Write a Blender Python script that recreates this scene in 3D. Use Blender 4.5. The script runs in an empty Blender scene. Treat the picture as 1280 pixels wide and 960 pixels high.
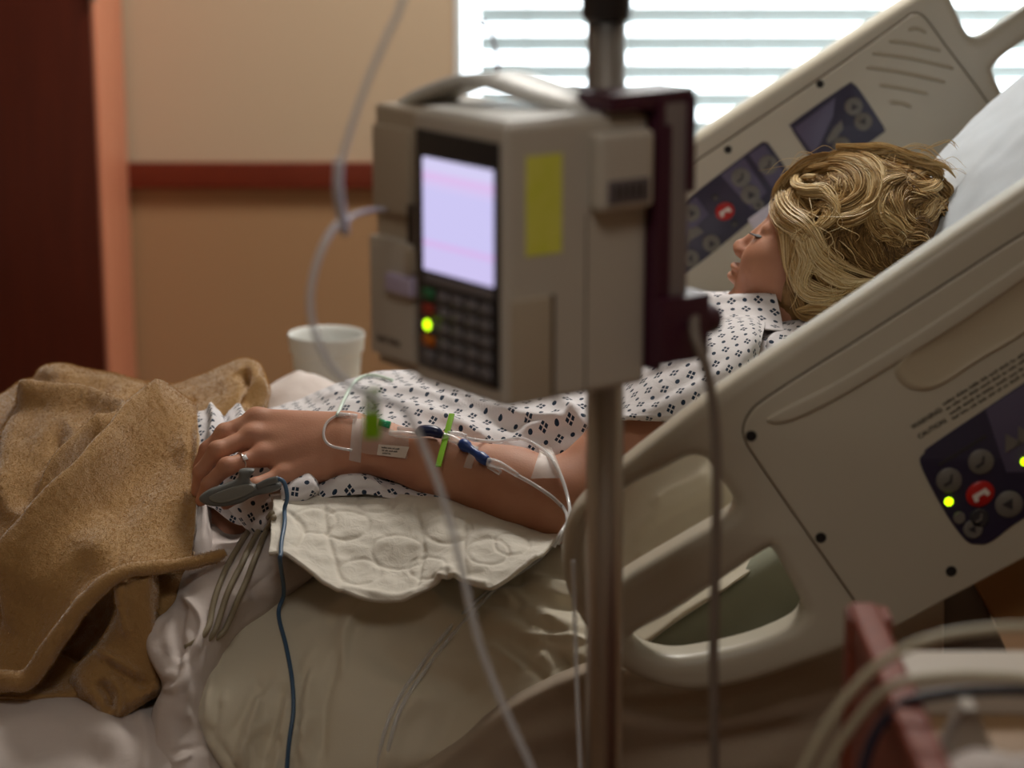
import bpy, bmesh, math, random
import numpy as np
from mathutils import Vector, Matrix, noise
from mathutils.bvhtree import BVHTree

random.seed(7)
rng = np.random.default_rng(7)
SC = bpy.context.scene
COL = SC.collection

# ------------------------------------------------------------------ camera
FPX = 2870.0                      # focal length in pixels of a 1280-wide frame
PITCH = math.radians(14.0)
CAM = np.array([0.0, 0.0, 1.6])
cam_d = bpy.data.cameras.new('camera')
cam_d.sensor_width = 36.0
cam_d.lens = 36.0 * FPX / 1280.0
cam_d.clip_start = 0.05
cam_d.dof.use_dof = True
cam_d.dof.focus_distance = 2.60
cam_d.dof.aperture_fstop = 2.9
cam = bpy.data.objects.new('camera', cam_d)
cam.location = CAM
cam.rotation_euler = (math.pi / 2 - PITCH, 0, 0)
COL.objects.link(cam)
SC.camera = cam

# ------------------------------------------------------------------ world, lights, exposure
W = bpy.data.worlds.new('daylight')
SC.world = W
W.use_nodes = True
# overcast sky: brighter overhead than at the horizon, paler ground below
def overcast(horizon, ground):
    nt = W.node_tree; N = nt.nodes; L = nt.links; bg = N['Background']
    g = N.new('ShaderNodeNewGeometry'); sp = N.new('ShaderNodeSeparateXYZ'); L.new(g.outputs['Position'], sp.inputs[0])
    up = N.new('ShaderNodeMath'); up.operation = 'MAXIMUM'; up.inputs[1].default_value = 0.0; L.new(sp.outputs['Z'], up.inputs[0])
    ma = N.new('ShaderNodeMath'); ma.operation = 'MULTIPLY_ADD'; ma.inputs[1].default_value = 2.0 * horizon; ma.inputs[2].default_value = horizon
    L.new(up.outputs[0], ma.inputs[0])
    dn = N.new('ShaderNodeMath'); dn.operation = 'LESS_THAN'; dn.inputs[1].default_value = -0.2; L.new(sp.outputs['Z'], dn.inputs[0])
    mx = N.new('ShaderNodeMix'); L.new(dn.outputs[0], mx.inputs['Factor']); L.new(ma.outputs[0], mx.inputs[2]); mx.inputs[3].default_value = ground
    L.new(mx.outputs[0], bg.inputs['Strength'])
    bg.inputs['Color'].default_value = (0.86, 0.95, 1.0, 1)
overcast(3.8, 2.0)
SC.view_settings.view_transform = 'Standard'
SC.view_settings.look = 'None'
SC.view_settings.exposure = 0.0
SC.view_settings.gamma = 1.0
SC.view_settings.use_curve_mapping = False
SC.cycles.use_denoising = True
SC.cycles.max_bounces = 8
SC.cycles.diffuse_bounces = 5
SC.cycles.transparent_max_bounces = 16

WALL_Y = 4.5
# the window opening guides the sampling of the sky behind it
pl = bpy.data.lights.new('window_portal', 'AREA')
pl.shape = 'RECTANGLE'; pl.size = 2.85; pl.size_y = 1.7
pl.cycles.is_portal = True
po = bpy.data.objects.new('window_portal', pl)
po.location = (1.27, WALL_Y + 0.16, 1.70)
po.rotation_euler = (-math.pi / 2, 0, 0)
COL.objects.link(po)
FILL_LAMP_W = 34.0
FILL_LAMP2_W = 8.5

# ------------------------------------------------------------------ helpers
def at(px, py, Y):
    """world point seen at photo pixel (px,py) when it stands at depth Y"""
    u = (px - 640.0) / FPX; v = (480.0 - py) / FPX
    d = np.array([u, math.cos(PITCH) + v * math.sin(PITCH), -math.sin(PITCH) + v * math.cos(PITCH)])
    return CAM + d * (Y / d[1])

def ray(px, py):
    u = (px - 640.0) / FPX; v = (480.0 - py) / FPX
    d = np.array([u, math.cos(PITCH) + v * math.sin(PITCH), -math.sin(PITCH) + v * math.cos(PITCH)])
    return d / np.linalg.norm(d)

def lin(c):
    r = []
    for x in c[:3]:
        x = x / 255.0
        r.append(x / 12.92 if x <= 0.04045 else ((x + 0.055) / 1.055) ** 2.4)
    return (r[0], r[1], r[2], 1.0)

def mat(name, rgb, rough=0.6, metal=0.0, var=None, bump=0.0, bscale=200.0, spec=0.5, sheen=0.0,
        trans=0.0, emit=None, estr=1.0, vscale=8.0, alpha=1.0, sss=0.0, stretch=None, coat=0.0):
    m = bpy.data.materials.new(name)
    m.use_nodes = True
    nt = m.node_tree; N = nt.nodes; L = nt.links
    b = N['Principled BSDF']
    b.inputs['Base Color'].default_value = lin(rgb)
    b.inputs['Roughness'].default_value = rough
    b.inputs['Metallic'].default_value = metal
    b.inputs['Specular IOR Level'].default_value = spec
    b.inputs['Sheen Weight'].default_value = sheen
    b.inputs['Transmission Weight'].default_value = trans
    b.inputs['Alpha'].default_value = alpha
    b.inputs['Coat Weight'].default_value = coat
    if sss:
        b.inputs['Subsurface Weight'].default_value = sss
        b.inputs['Subsurface Radius'].default_value = (0.012, 0.004, 0.002)
        b.inputs['Subsurface Scale'].default_value = 1.0
    if emit:
        b.inputs['Emission Color'].default_value = lin(emit)
        b.inputs['Emission Strength'].default_value = estr
    tc = N.new('ShaderNodeTexCoord')
    src = tc.outputs['Object']
    if stretch:
        mp = N.new('ShaderNodeMapping'); mp.inputs['Scale'].default_value = stretch
        L.new(src, mp.inputs['Vector']); src = mp.outputs['Vector']
    if var:
        n = N.new('ShaderNodeTexNoise'); n.inputs['Scale'].default_value = vscale
        n.inputs['Detail'].default_value = 5.0
        L.new(src, n.inputs['Vector'])
        r = N.new('ShaderNodeValToRGB')
        r.color_ramp.elements[0].position = 0.3; r.color_ramp.elements[0].color = lin(rgb)
        r.color_ramp.elements[1].position = 0.7; r.color_ramp.elements[1].color = lin(var)
        L.new(n.outputs['Fac'], r.inputs['Fac']); L.new(r.outputs['Color'], b.inputs['Base Color'])
    if bump:
        n2 = N.new('ShaderNodeTexNoise'); n2.inputs['Scale'].default_value = bscale
        n2.inputs['Detail'].default_value = 3.0
        L.new(src, n2.inputs['Vector'])
        bp = N.new('ShaderNodeBump'); bp.inputs['Strength'].default_value = bump
        bp.inputs['Distance'].default_value = 0.002
        L.new(n2.outputs['Fac'], bp.inputs['Height']); L.new(bp.outputs['Normal'], b.inputs['Normal'])
    return m

def clear_mat(name, rgb, opac=0.35, rough=0.1):
    """thin clear plastic: mostly see-through with a glossy skin"""
    m = bpy.data.materials.new(name); m.use_nodes = True
    nt = m.node_tree; N = nt.nodes; L = nt.links
    b = N['Principled BSDF']
    b.inputs['Base Color'].default_value = lin(rgb); b.inputs['Roughness'].default_value = rough
    b.inputs['Specular IOR Level'].default_value = 0.8
    lw = N.new('ShaderNodeLayerWeight'); lw.inputs['Blend'].default_value = 0.45
    mr = N.new('ShaderNodeMapRange')
    mr.inputs['To Min'].default_value = opac; mr.inputs['To Max'].default_value = min(1.0, opac + 0.55)
    L.new(lw.outputs['Facing'], mr.inputs['Value']); L.new(mr.outputs['Result'], b.inputs['Alpha'])
    return m

def meshobj(name, verts, faces, m=None, parent=None, smooth=True, uv=None):
    me = bpy.data.meshes.new(name)
    me.from_pydata([tuple(map(float, v)) for v in verts], [], [tuple(map(int, f)) for f in faces])
    if uv is not None:
        l = me.uv_layers.new(name='UVMap')
        idx = np.empty(len(me.loops), dtype=np.int32); me.loops.foreach_get('vertex_index', idx)
        l.data.foreach_set('uv', np.asarray(uv, dtype=np.float32)[idx].ravel())
    if m: me.materials.append(m)
    if smooth: me.shade_smooth()
    me.update()
    o = bpy.data.objects.new(name, me); COL.objects.link(o)
    if parent: put(o, parent)
    return o

def put(o, parent):
    o.parent = parent
    o.matrix_parent_inverse = Matrix.Translation(-Vector(world_loc(parent)))

def world_loc(o):
    l = Vector(o.location)
    p = o.parent
    return l if p is None else l      # children keep world coordinates in their meshes

def thing(name, label, cat, loc=(0, 0, 0), group=None):
    o = bpy.data.objects.new(name, None); o.empty_display_size = 0.05
    o.location = tuple(map(float, loc)); COL.objects.link(o)
    return tag(o, label, cat, group)

def tag(o, label=None, cat=None, group=None, kind=None):
    if label: o['label'] = label
    if cat: o['category'] = cat
    if group: o['group'] = group
    if kind: o['kind'] = kind
    return o

def crv(pts, n, closed=False):
    """Catmull-Rom resample of points to n samples"""
    P = np.asarray(pts, float); k = len(P)
    if closed:
        t = np.linspace(0, k, n, endpoint=False)
    else:
        t = np.linspace(0, k - 1, n)
    i = np.floor(t).astype(int)
    if not closed: i = np.clip(i, 0, k - 2)
    f = (t - i)[:, None]
    if closed:
        g = lambda j: P[j % k]
    else:
        E = np.vstack([2 * P[0] - P[1], P, 2 * P[-1] - P[-2]])
        g = lambda j: E[np.clip(j + 1, 0, k + 1)]
    p0, p1, p2, p3 = g(i - 1), g(i), g(i + 1), g(i + 2)
    return 0.5 * (2 * p1 + (p2 - p0) * f + (2 * p0 - 5 * p1 + 4 * p2 - p3) * f ** 2 + (3 * p1 - p0 - 3 * p2 + p3) * f ** 3)

def tube_geo(path, rad, nseg=10, cap=True):
    P = np.asarray(path, float); n = len(P)
    R = np.full(n, rad) if np.isscalar(rad) else np.asarray(rad, float)
    T = np.gradient(P, axis=0); T /= np.linalg.norm(T, axis=1)[:, None] + 1e-12
    up = np.array([0, 0, 1.0]) if abs(T[0][2]) < 0.9 else np.array([1.0, 0, 0])
    a = np.cross(T[0], up); a /= np.linalg.norm(a)
    V = []
    for k in range(n):
        a = a - T[k] * np.dot(a, T[k]); a /= np.linalg.norm(a) + 1e-12
        b = np.cross(T[k], a)
        for j in range(nseg):
            an = 2 * math.pi * j / nseg
            V.append(P[k] + R[k] * (math.cos(an) * a + math.sin(an) * b))
    F = []
    for k in range(n - 1):
        for j in range(nseg):
            j2 = (j + 1) % nseg
            F.append((k * nseg + j, k * nseg + j2, (k + 1) * nseg + j2, (k + 1) * nseg + j))
    if cap:
        F.append(tuple(range(nseg))[::-1]); F.append(tuple((n - 1) * nseg + j for j in range(nseg)))
    return V, F

def tube(name, pts, rad, m, parent=None, n=60, nseg=10, straight=False):
    P = np.asarray(pts, float)
    if not straight: P = crv(P, n)
    V, F = tube_geo(P, rad, nseg)
    return meshobj(name, V, F, m, parent)

def basis(axis):
    z = np.asarray(axis, float); z = z / np.linalg.norm(z)
    x = np.cross([0, 0, 1.0], z)
    if np.linalg.norm(x) < 1e-4: x = np.array([1.0, 0, 0])
    x /= np.linalg.norm(x); y = np.cross(z, x)
    return x, y, z

def lathe(name, prof, origin, axis, m, parent=None, nseg=28, sx=1.0, sy=1.0, xdir=None):
    x, y, z = basis(axis)
    if xdir is not None:
        x = np.asarray(xdir, float); x = x - z * np.dot(x, z); x /= np.linalg.norm(x); y = np.cross(z, x)
    o = np.asarray(origin, float); V = []; F = []
    for r, h in prof:
        for j in range(nseg):
            an = 2 * math.pi * j / nseg
            V.append(o + z * h + x * r * sx * math.cos(an) + y * r * sy * math.sin(an))
    for k in range(len(prof) - 1):
        for j in range(nseg):
            j2 = (j + 1) % nseg
            F.append((k * nseg + j, k * nseg + j2, (k + 1) * nseg + j2, (k + 1) * nseg + j))
    if prof[0][0] > 1e-6: F.append(tuple(range(nseg))[::-1])
    if prof[-1][0] > 1e-6: F.append(tuple((len(prof) - 1) * nseg + j for j in range(nseg)))
    ob = meshobj(name, V, F, m, parent)
    sharp(ob, 40)
    return ob

def sharp(o, deg=35):
    me = o.data
    bm = bmesh.new(); bm.from_mesh(me)
    c = math.radians(deg)
    for e in bm.edges:
        if len(e.link_faces) == 2 and e.calc_face_angle(0) > c: e.smooth = False
    bm.to_mesh(me); bm.free()

def box(name, lo, hi, m, parent=None, bev=0.004, seg=2, frame=None):
    """bevelled box; frame=(origin, ex, ey, ez) for a turned one"""
    bm = bmesh.new(); bmesh.ops.create_cube(bm, size=1.0)
    lo = np.asarray(lo, float); hi = np.asarray(hi, float)
    for v in bm.verts:
        v.co = Vector(lo + (np.array(v.co) + 0.5) * (hi - lo))
    if bev: bmesh.ops.bevel(bm, geom=bm.edges[:], offset=min(bev, 0.45 * float((hi - lo).min())), segments=seg, profile=0.7, affect='EDGES')
    if frame is not None:
        o, ex, ey, ez = [np.asarray(q, float) for q in frame]
        for v in bm.verts:
            c = np.array(v.co); v.co = Vector(o + c[0] * ex + c[1] * ey + c[2] * ez)
    bmesh.ops.recalc_face_normals(bm, faces=bm.faces[:])
    me = bpy.data.meshes.new(name); bm.to_mesh(me); bm.free()
    if m: me.materials.append(m)
    me.shade_smooth()
    ob = bpy.data.objects.new(name, me); COL.objects.link(ob); sharp(ob, 50)
    if parent: put(ob, parent)
    return ob

def slab(name, outlines, origin, ex, ey, thick, bev, m, parent=None, smooth_n=None, res=3):
    """flat-plate shape with holes from 2D outlines (first = outer) in plane (ex,ey) at origin;
    the plate spans thickness `thick` behind the front plane; edges rounded by bev"""
    cu = bpy.data.curves.new('tmp', 'CURVE'); cu.dimensions = '2D'; cu.fill_mode = 'BOTH'
    for ol in outlines:
        P = np.asarray(ol, float)
        if smooth_n: P = crv(P, smooth_n, closed=True)
        s = cu.splines.new('POLY'); s.points.add(len(P) - 1)
        for i, p in enumerate(P): s.points[i].co = (p[0], p[1], 0, 1)
        s.use_cyclic_u = True
    cu.extrude = max(thick / 2 - bev, 1e-5); cu.bevel_depth = bev; cu.bevel_resolution = res; cu.offset = -bev
    to = bpy.data.objects.new('tmp', cu); COL.objects.link(to)
    dg = bpy.context.evaluated_depsgraph_get(); dg.update()
    me = bpy.data.meshes.new_from_object(to.evaluated_get(dg))
    bpy.data.objects.remove(to); bpy.data.curves.remove(cu)
    ex = np.asarray(ex, float); ey = np.asarray(ey, float); ez = np.cross(ex, ey)
    o = np.asarray(origin, float)
    co = np.empty(len(me.vertices) * 3); me.vertices.foreach_get('co', co); co = co.reshape(-1, 3)
    co[:, 2] -= thick / 2
    wc = o + co[:, :1] * ex + co[:, 1:2] * ey + co[:, 2:3] * ez
    me.vertices.foreach_set('co', wc.ravel())
    bm = bmesh.new(); bm.from_mesh(me); bmesh.ops.remove_doubles(bm, verts=bm.verts[:], dist=1e-5)
    bmesh.ops.recalc_face_normals(bm, faces=bm.faces[:]); bm.to_mesh(me); bm.free()
    me.name = name; me.materials.clear()
    if m: me.materials.append(m)
    me.shade_smooth(); me.update()
    ob = bpy.data.objects.new(name, me); COL.objects.link(ob); sharp(ob, 32)
    if parent: put(ob, parent)
    return ob

def seg_dist(PX, PY, pts):
    """distance of each (PX,PY) to a polyline + fraction along it"""
    best = np.full(PX.shape, 1e9); frac = np.zeros(PX.shape); side = np.zeros(PX.shape)
    P = np.asarray(pts, float); n = len(P) - 1
    for i in range(n):
        a = P[i]; b = P[i + 1]; d = b - a; l2 = d @ d + 1e-9
        t = np.clip(((PX - a[0]) * d[0] + (PY - a[1]) * d[1]) / l2, 0, 1)
        qx = a[0] + t * d[0]; qy = a[1] + t * d[1]
        ds = np.hypot(PX - qx, PY - qy)
        w = ds < best
        best = np.where(w, ds, best); frac = np.where(w, (i + t) / n, frac)
        cr = d[0] * (PY - a[1]) - d[1] * (PX - a[0])
        side = np.where(w, np.sign(cr), side)
    return best, frac, side

def cloth(name, rows, nu, nv, m, parent=None, strokes=(), flip=False, nz=0.0, nscale=14.0, thick=0.0, sub=0,
          quilt=0.0, nz2=0.0, nscale2=50.0, aniso=(1, 1, 1), uvo=(0, 0), uvrot=0.0, extra=None, cache=None):
    """a draped sheet lofted through rows of (px,py,depth) control points; strokes are sewn or
    pressed folds: (polyline, width px, height m[, one-sided])"""
    R = np.array(rows, float)                       # r,c,3
    A = np.stack([crv(r, nu) for r in R], 0)        # r,nu,3
    B = np.stack([crv(A[:, j], nv) for j in range(nu)], 1)   # nv,nu,3
    PX, PY = B[..., 0], B[..., 1]
    Wp = np.empty_like(B)
    u = (PX - 640) / FPX; v = (480 - PY) / FPX
    dy = math.cos(PITCH) + v * math.sin(PITCH); dz = -math.sin(PITCH) + v * math.cos(PITCH)
    t = B[..., 2] / dy
    Wp[..., 0] = u * t; Wp[..., 1] = B[..., 2]; Wp[..., 2] = CAM[2] + dz * t
    # UV in metres from arc length
    du = np.linalg.norm(np.diff(Wp, axis=1), axis=2); dv = np.linalg.norm(np.diff(Wp, axis=0), axis=2)
    U = np.concatenate([np.zeros((nv, 1)), np.cumsum(du, 1)], 1); U = 0.5 * U + 0.5 * U.mean(0)[None]
    V = np.concatenate([np.zeros((1, nu)), np.cumsum(dv, 0)], 0); V = 0.5 * V + 0.5 * V.mean(1)[:, None]
    def normals(Q):
        tu = np.gradient(Q, axis=1); tv = np.gradient(Q, axis=0)
        n = np.cross(tu, tv); n /= np.linalg.norm(n, axis=2)[..., None] + 1e-12
        return n
    Nn = normals(Wp)
    # normals look to the camera / up
    sgn = np.sign((Nn[..., 1] * -1 + Nn[..., 2] * 1.0).mean())
    if flip: sgn = -sgn
    Nn = Nn * sgn
    D = np.zeros((nv, nu))
    for s in strokes:
        pts, w, amp = s[0], s[1], s[2]
        mode = s[3] if len(s) > 3 else 0
        sm = crv(pts, max(8, 5 * len(pts))) if len(pts) > 2 else pts
        d, f, side = seg_dist(PX, PY, sm)
        taper = np.clip(np.minimum(f, 1 - f) * 6, 0, 1) if mode != 2 else 1.0
        if mode == 1:      # one-sided: a step that is sharp on one side and fades on the other
            prof = np.where(side > 0, np.exp(-(d / (w * 0.28)) ** 2), np.exp(-(d / w) ** 2))
        elif mode == -1:
            prof = np.where(side < 0, np.exp(-(d / (w * 0.28)) ** 2), np.exp(-(d / w) ** 2))
        else:
            prof = np.exp(-(d / w) ** 2)
        D += amp * prof * taper
    if nz or nz2:
        for i in range(nv):
            for j in range(nu):
                p = Vector(Wp[i, j]); p = Vector((p.x * aniso[0], p.y * aniso[1], p.z * aniso[2]))
                if nz: D[i, j] += nz * noise.fractal(p * nscale, 1.0, 2.0, 3)
                if nz2: D[i, j] += nz2 * noise.noise(p * nscale2)
    Q = Wp + Nn * D[..., None]
    if extra is not None: Q = extra(Q, PX, PY, Nn)
    verts = Q.reshape(-1, 3)
    faces = []
    for i in range(nv - 1):
        for j in range(nu - 1):
            a = i * nu + j
            q = (a, a + 1, a + nu + 1, a + nu)
            faces.append(q if sgn > 0 else q[::-1])
    cs, sn = math.cos(uvrot), math.sin(uvrot)
    uu = U.ravel() + uvo[0]; vv = V.ravel() + uvo[1]
    uv = np.stack([uu * cs - vv * sn, uu * sn + vv * cs], 1)
    o = meshobj(name, verts, faces, m, parent, True, uv)
    if thick:
        md = o.modifiers.new('thickness', 'SOLIDIFY'); md.thickness = thick; md.offset = -1.0
        md.use_rim = True
    return o

def bvh_of(objs):
    V = []; F = []
    for o in objs:
        k = len(V)
        mw = o.matrix_world if o.parent is None else Matrix.Identity(4)
        V += [Vector(v.co) for v in o.data.vertices]
        F += [tuple(k + i for i in p.vertices) for p in o.data.polygons]
    return BVHTree.FromPolygons(V, F)

def on(bvh, px, py, off=0.0, fall=2.5):
    """point where the sight line at (px,py) meets a built surface, lifted by off"""
    d = ray(px, py)
    h, n, i, ds = bvh.ray_cast(Vector(CAM), Vector(d))
    if h is None: return at(px, py, fall)
    if n.dot(Vector(d)) > 0: n = -n
    return np.array(h + n * off)

def smooth_path(P, it=3):
    P = np.array(P, float)
    for _ in range(it):
        Q = P.copy(); Q[1:-1] = 0.25 * P[:-2] + 0.5 * P[1:-1] + 0.25 * P[2:]; P = Q
    return P

def poly_px(pts, Y):
    """outline in a plane of constant depth: list of (X,Z)"""
    return [(at(x, y, Y)[0], at(x, y, Y)[2]) for x, y in pts]

EX, EZ = (1, 0, 0), (0, 0, 1)

# ------------------------------------------------------------------ materials of the setting
M_wall = mat('wall_paint_two_tone', (196, 166, 128), 0.85, bump=0.08, bscale=120)
def two_tone(m, zsplit):
    nt = m.node_tree; N = nt.nodes; L = nt.links
    g = N.new('ShaderNodeNewGeometry'); sx = N.new('ShaderNodeSeparateXYZ'); L.new(g.outputs['Position'], sx.inputs[0])
    gt = N.new('ShaderNodeMath'); gt.operation = 'GREATER_THAN'; gt.inputs[1].default_value = zsplit
    L.new(sx.outputs['Z'], gt.inputs[0])
    mx = N.new('ShaderNodeMix'); mx.data_type = 'RGBA'
    mx.inputs[6].default_value = lin((174, 137, 99)); mx.inputs[7].default_value = lin((200, 178, 150))
    L.new(gt.outputs[0], mx.inputs['Factor']); L.new(mx.outputs[2], N['Principled BSDF'].inputs['Base Color'])
ZRAIL = float(at(300, 220, WALL_Y - 0.02)[2])
two_tone(M_wall, ZRAIL)
M_white = mat('ceiling_white', (225, 222, 212), 0.9)
M_floor = mat('floor_vinyl', (140, 112, 86), 0.45, var=(120, 95, 72), vscale=3)
M_trimwood = mat('trim_red_wood', (118, 44, 22), 0.4, var=(100, 34, 16), vscale=12, stretch=(1, 1, 14))
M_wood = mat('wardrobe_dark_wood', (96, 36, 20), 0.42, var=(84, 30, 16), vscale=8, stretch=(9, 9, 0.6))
M_wood_lit = mat('wardrobe_wood_lit', (224, 148, 116), 0.42, var=(214, 136, 104), vscale=8, stretch=(9, 9, 0.6))  # same wood made paler: window light on the side put into its colour
M_frame = mat('window_frame_white', (235, 240, 240), 0.5)
M_slat = mat('blind_slat_white', (226, 232, 231), 0.5)
M_glass = clear_mat('window_glass', (240, 250, 250), 0.03, 0.02)

# ------------------------------------------------------------------ room shell
XL, XR, YF, ZC = -2.6, 2.9, -2.2, 2.75
def quad_box(name, lo, hi, m):
    o = box(name, lo, hi, m, None, bev=0); o['kind'] = 'structure'; return o
quad_box('floor', (XL, YF, -0.1), (XR, WALL_Y + 0.1, 0), M_floor)
quad_box('ceiling', (XL, YF, ZC), (XR, WALL_Y + 0.1, ZC + 0.1), M_white)
quad_box('wall_left', (XL - 0.1, YF, 0), (XL, WALL_Y + 0.1, ZC), M_wall)
quad_box('wall_right', (XR, YF, 0), (XR + 0.1, WALL_Y + 0.1, ZC), M_wall)
quad_box('wall_front', (XL, YF - 0.1, 0), (XR, YF, ZC), M_wall)
# back wall around the window opening
WX0 = float(at(568, 100, WALL_Y)[0]); WX1 = 2.7; WZ0 = ZRAIL - 0.02; WZ1 = 2.52
def wall_with_hole():
    V = []; F = []
    def bx(lo, hi):
        k = len(V)
        for z in (lo[2], hi[2]):
            for x, y in ((lo[0], lo[1]), (hi[0], lo[1]), (hi[0], hi[1]), (lo[0], hi[1])): V.append((x, y, z))
        for f in ((0, 3, 2, 1), (4, 5, 6, 7), (0, 1, 5, 4), (1, 2, 6, 5), (2, 3, 7, 6), (3, 0, 4, 7)): F.append(tuple(k + i for i in f))
    y0, y1 = WALL_Y, WALL_Y + 0.14
    bx((XL, y0, 0), (WX0, y1, ZC)); bx((WX1, y0, 0), (XR, y1, ZC))
    bx((WX0, y0, 0), (WX1, y1, WZ0)); bx((WX0, y0, WZ1), (WX1, y1, ZC))
    o = meshobj('wall_back', V, F, M_wall, None, smooth=False); o['kind'] = 'structure'
wall_with_hole()
# chair rail
cr_h = 0.052
tr = box('trim_1', (at(160, 220, WALL_Y)[0], WALL_Y - 0.022, ZRAIL - cr_h * 0.5), (WX0 - 0.0, WALL_Y - 0.0005, ZRAIL + cr_h * 0.5), M_trimwood, None, 0.006)
tr['kind'] = 'structure'
bb = box('baseboard_back', (XL, WALL_Y - 0.012, 0), (XR, WALL_Y - 0.0005, 0.1), M_trimwood, None, 0.003); bb['kind'] = 'structure'

# window: frame, mullion, pane, sill
wt = thing('window_1', None, None, ((WX0 + WX1) / 2, WALL_Y + 0.06, WZ0)); wt['kind'] = 'structure'
fw = 0.05
box('window_frame', (WX0, WALL_Y - 0.006, WZ0), (WX0 + 0.014, WALL_Y + 0.13, WZ1), M_frame, wt)
box('window_frame', (WX1 - fw, WALL_Y - 0.006, WZ0), (WX1, WALL_Y + 0.13, WZ1), M_frame, wt)
box('window_frame', (WX0 + 0.014, WALL_Y - 0.006, WZ1 - fw), (WX1 - fw, WALL_Y + 0.13, WZ1), M_frame, wt)
box('window_frame', (WX0 + 0.014, WALL_Y + 0.09, WZ0), (WX1 - fw, WALL_Y + 0.13, WZ0 + fw), M_frame, wt)
box('window_sill', (WX0 - 0.0, WALL_Y - 0.05, WZ0 - 0.025), (WX1 + 0.0, WALL_Y + 0.09, WZ0), M_frame, wt)
box('pane', (WX0 + 0.014, WALL_Y + 0.108, WZ0 + fw), (WX1 - fw, WALL_Y + 0.113, WZ1 - fw), M_glass, wt, 0)

# horizontal blind: one slat mesh, shared
bl = thing('window_blind', 'white horizontal slat blind hanging in the bright window', 'blind', ((WX0 + WX1) / 2, WALL_Y + 0.045, WZ0 + 0.03))
sx0, sx1 = float(at(600, 100, WALL_Y)[0]), WX1 - fw - 0.006
box('head_rail', (sx0, WALL_Y + 0.02, WZ1 - fw - 0.045), (sx1, WALL_Y + 0.07, WZ1 - fw - 0.001), M_frame, bl)
def slat_mesh():
    V = []; F = []; n = 6; wdt = 0.05; th = 0.0014; tilt = math.radians(-40)
    for s in (0, 1):
        x = (sx0, sx1)[s]
        for lay in (0, 1):
            for k in range(n + 1):
                q = k / n - 0.5
                y = q * wdt; z = 0.004 * (1 - (2 * q) ** 2) + (th if lay else 0)
                V.append((x, y * math.cos(tilt) - z * math.sin(tilt), y * math.sin(tilt) + z * math.cos(tilt)))
    m1 = n + 1; T = 2 * m1
    for k in range(n):
        F.append((k, k + 1, T + k + 1, T + k)); F.append((m1 + k, T + m1 + k, T + m1 + k + 1, m1 + k + 1))
        F.append((k, m1 + k, m1 + k + 1, k + 1)); F.append((T + k, T + k + 1, T + m1 + k + 1, T + m1 + k))
    F.append((0, T, T + m1, m1)); F.append((n, m1 + n, T + m1 + n, T + n))
    return V, F
V, F = slat_mesh()
s0 = meshobj('slat', V, F, M_slat, bl)
pitch = 35.0 / FPX * (WALL_Y / 0.99)
z = WZ0 + 0.05; first = True
while z < WZ1 - fw - 0.06:
    s = s0 if first else s0.copy()
    if not first: COL.objects.link(s)
    s.location = (0, WALL_Y + 0.045, z)
    put(s, bl)
    first = False; z += pitch
for xx in (658, 790, 935, 1080, 1225):
    x = float(at(xx, 60, WALL_Y)[0])
    tube('ladder_cord', [(x, WALL_Y + 0.018, WZ0 + 0.03), (x, WALL_Y + 0.018, WZ1 - fw - 0.03)], 0.0016, M_frame, bl, straight=True, nseg=6)
box('bottom_rail', (sx0, WALL_Y + 0.022, WZ0 + 0.004), (sx1, WALL_Y + 0.068, WZ0 + 0.024), M_frame, bl)

# wooden wardrobe at the left, its side turned to the window
WY0 = 4.17
xw = float(at(124, 200, WY0)[0])
wd = thing('wardrobe', 'dark red-brown wooden wardrobe standing at the tan wall', 'wardrobe', (xw - 0.5, WY0 + 0.15, 0))
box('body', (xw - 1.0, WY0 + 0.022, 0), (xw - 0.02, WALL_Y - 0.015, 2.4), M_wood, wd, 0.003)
box('side_panel', (xw - 0.019, WY0 + 0.022, 0), (xw, WALL_Y - 0.015, 2.4), M_wood_lit, wd, 0.003)
for k in range(2):
    d = box('door', (xw - 0.99 + k * 0.495, WY0, 0.08), (xw - 0.505 + k * 0.5, WY0 + 0.02, 2.38), M_wood, wd, 0.003)
    hx = xw - 0.49 + (0.045 if k else -0.045)
    tube('handle', [(hx, WY0 - 0.001, 1.02), (hx, WY0 - 0.03, 1.03), (hx, WY0 - 0.03, 1.13), (hx, WY0 - 0.001, 1.14)], 0.006, M_frame, d)
for zz in (0.35, 1.27, 2.1):
    lathe('hinge', [(0.005, 0), (0.007, 0.002), (0.007, 0.05), (0.005, 0.052)], (xw + 0.002, WY0 - 0.004, zz), (0, 0, 1), mat('hinge_steel', (170, 160, 150), 0.3, 0.9), wd, 10)

# ceiling lamps added out of view to brighten what the window leaves dark
M_fillglow = mat('fill_lamp_diffuser', (255, 248, 238), 0.6, emit=(255, 240, 218), estr=2.0)
def fill_lamp(x, y, watts, label):
    cl = thing('ceiling_fill_lamp', label, 'lamp', (x, y, ZC), 'added fill lamps')
    box('frame', (x - 0.32, y - 0.32, ZC - 0.05), (x + 0.32, y + 0.32, ZC - 0.001), M_frame, cl)
    box('diffuser', (x - 0.29, y - 0.29, ZC - 0.058), (x + 0.29, y + 0.29, ZC - 0.0501), M_fillglow, cl, 0.002)
    ld = bpy.data.lights.new('fill_lamp_light', 'AREA'); ld.shape = 'SQUARE'; ld.size = 0.56; ld.energy = watts
    ld.color = (1.0, 0.95, 0.88)
    lo_ = bpy.data.objects.new('fill_lamp_light', ld); lo_.location = (x, y, ZC - 0.07); COL.objects.link(lo_)
    lo_.parent = cl; lo_.matrix_parent_inverse = Matrix.Translation(-Vector(cl.location))
fill_lamp(0.3, 3.6, FILL_LAMP_W, 'added unseen ceiling fill lamp above the bed near the window')
fill_lamp(-0.1, 0.5, FILL_LAMP2_W, 'added unseen ceiling fill lamp in the middle of the room')

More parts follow.
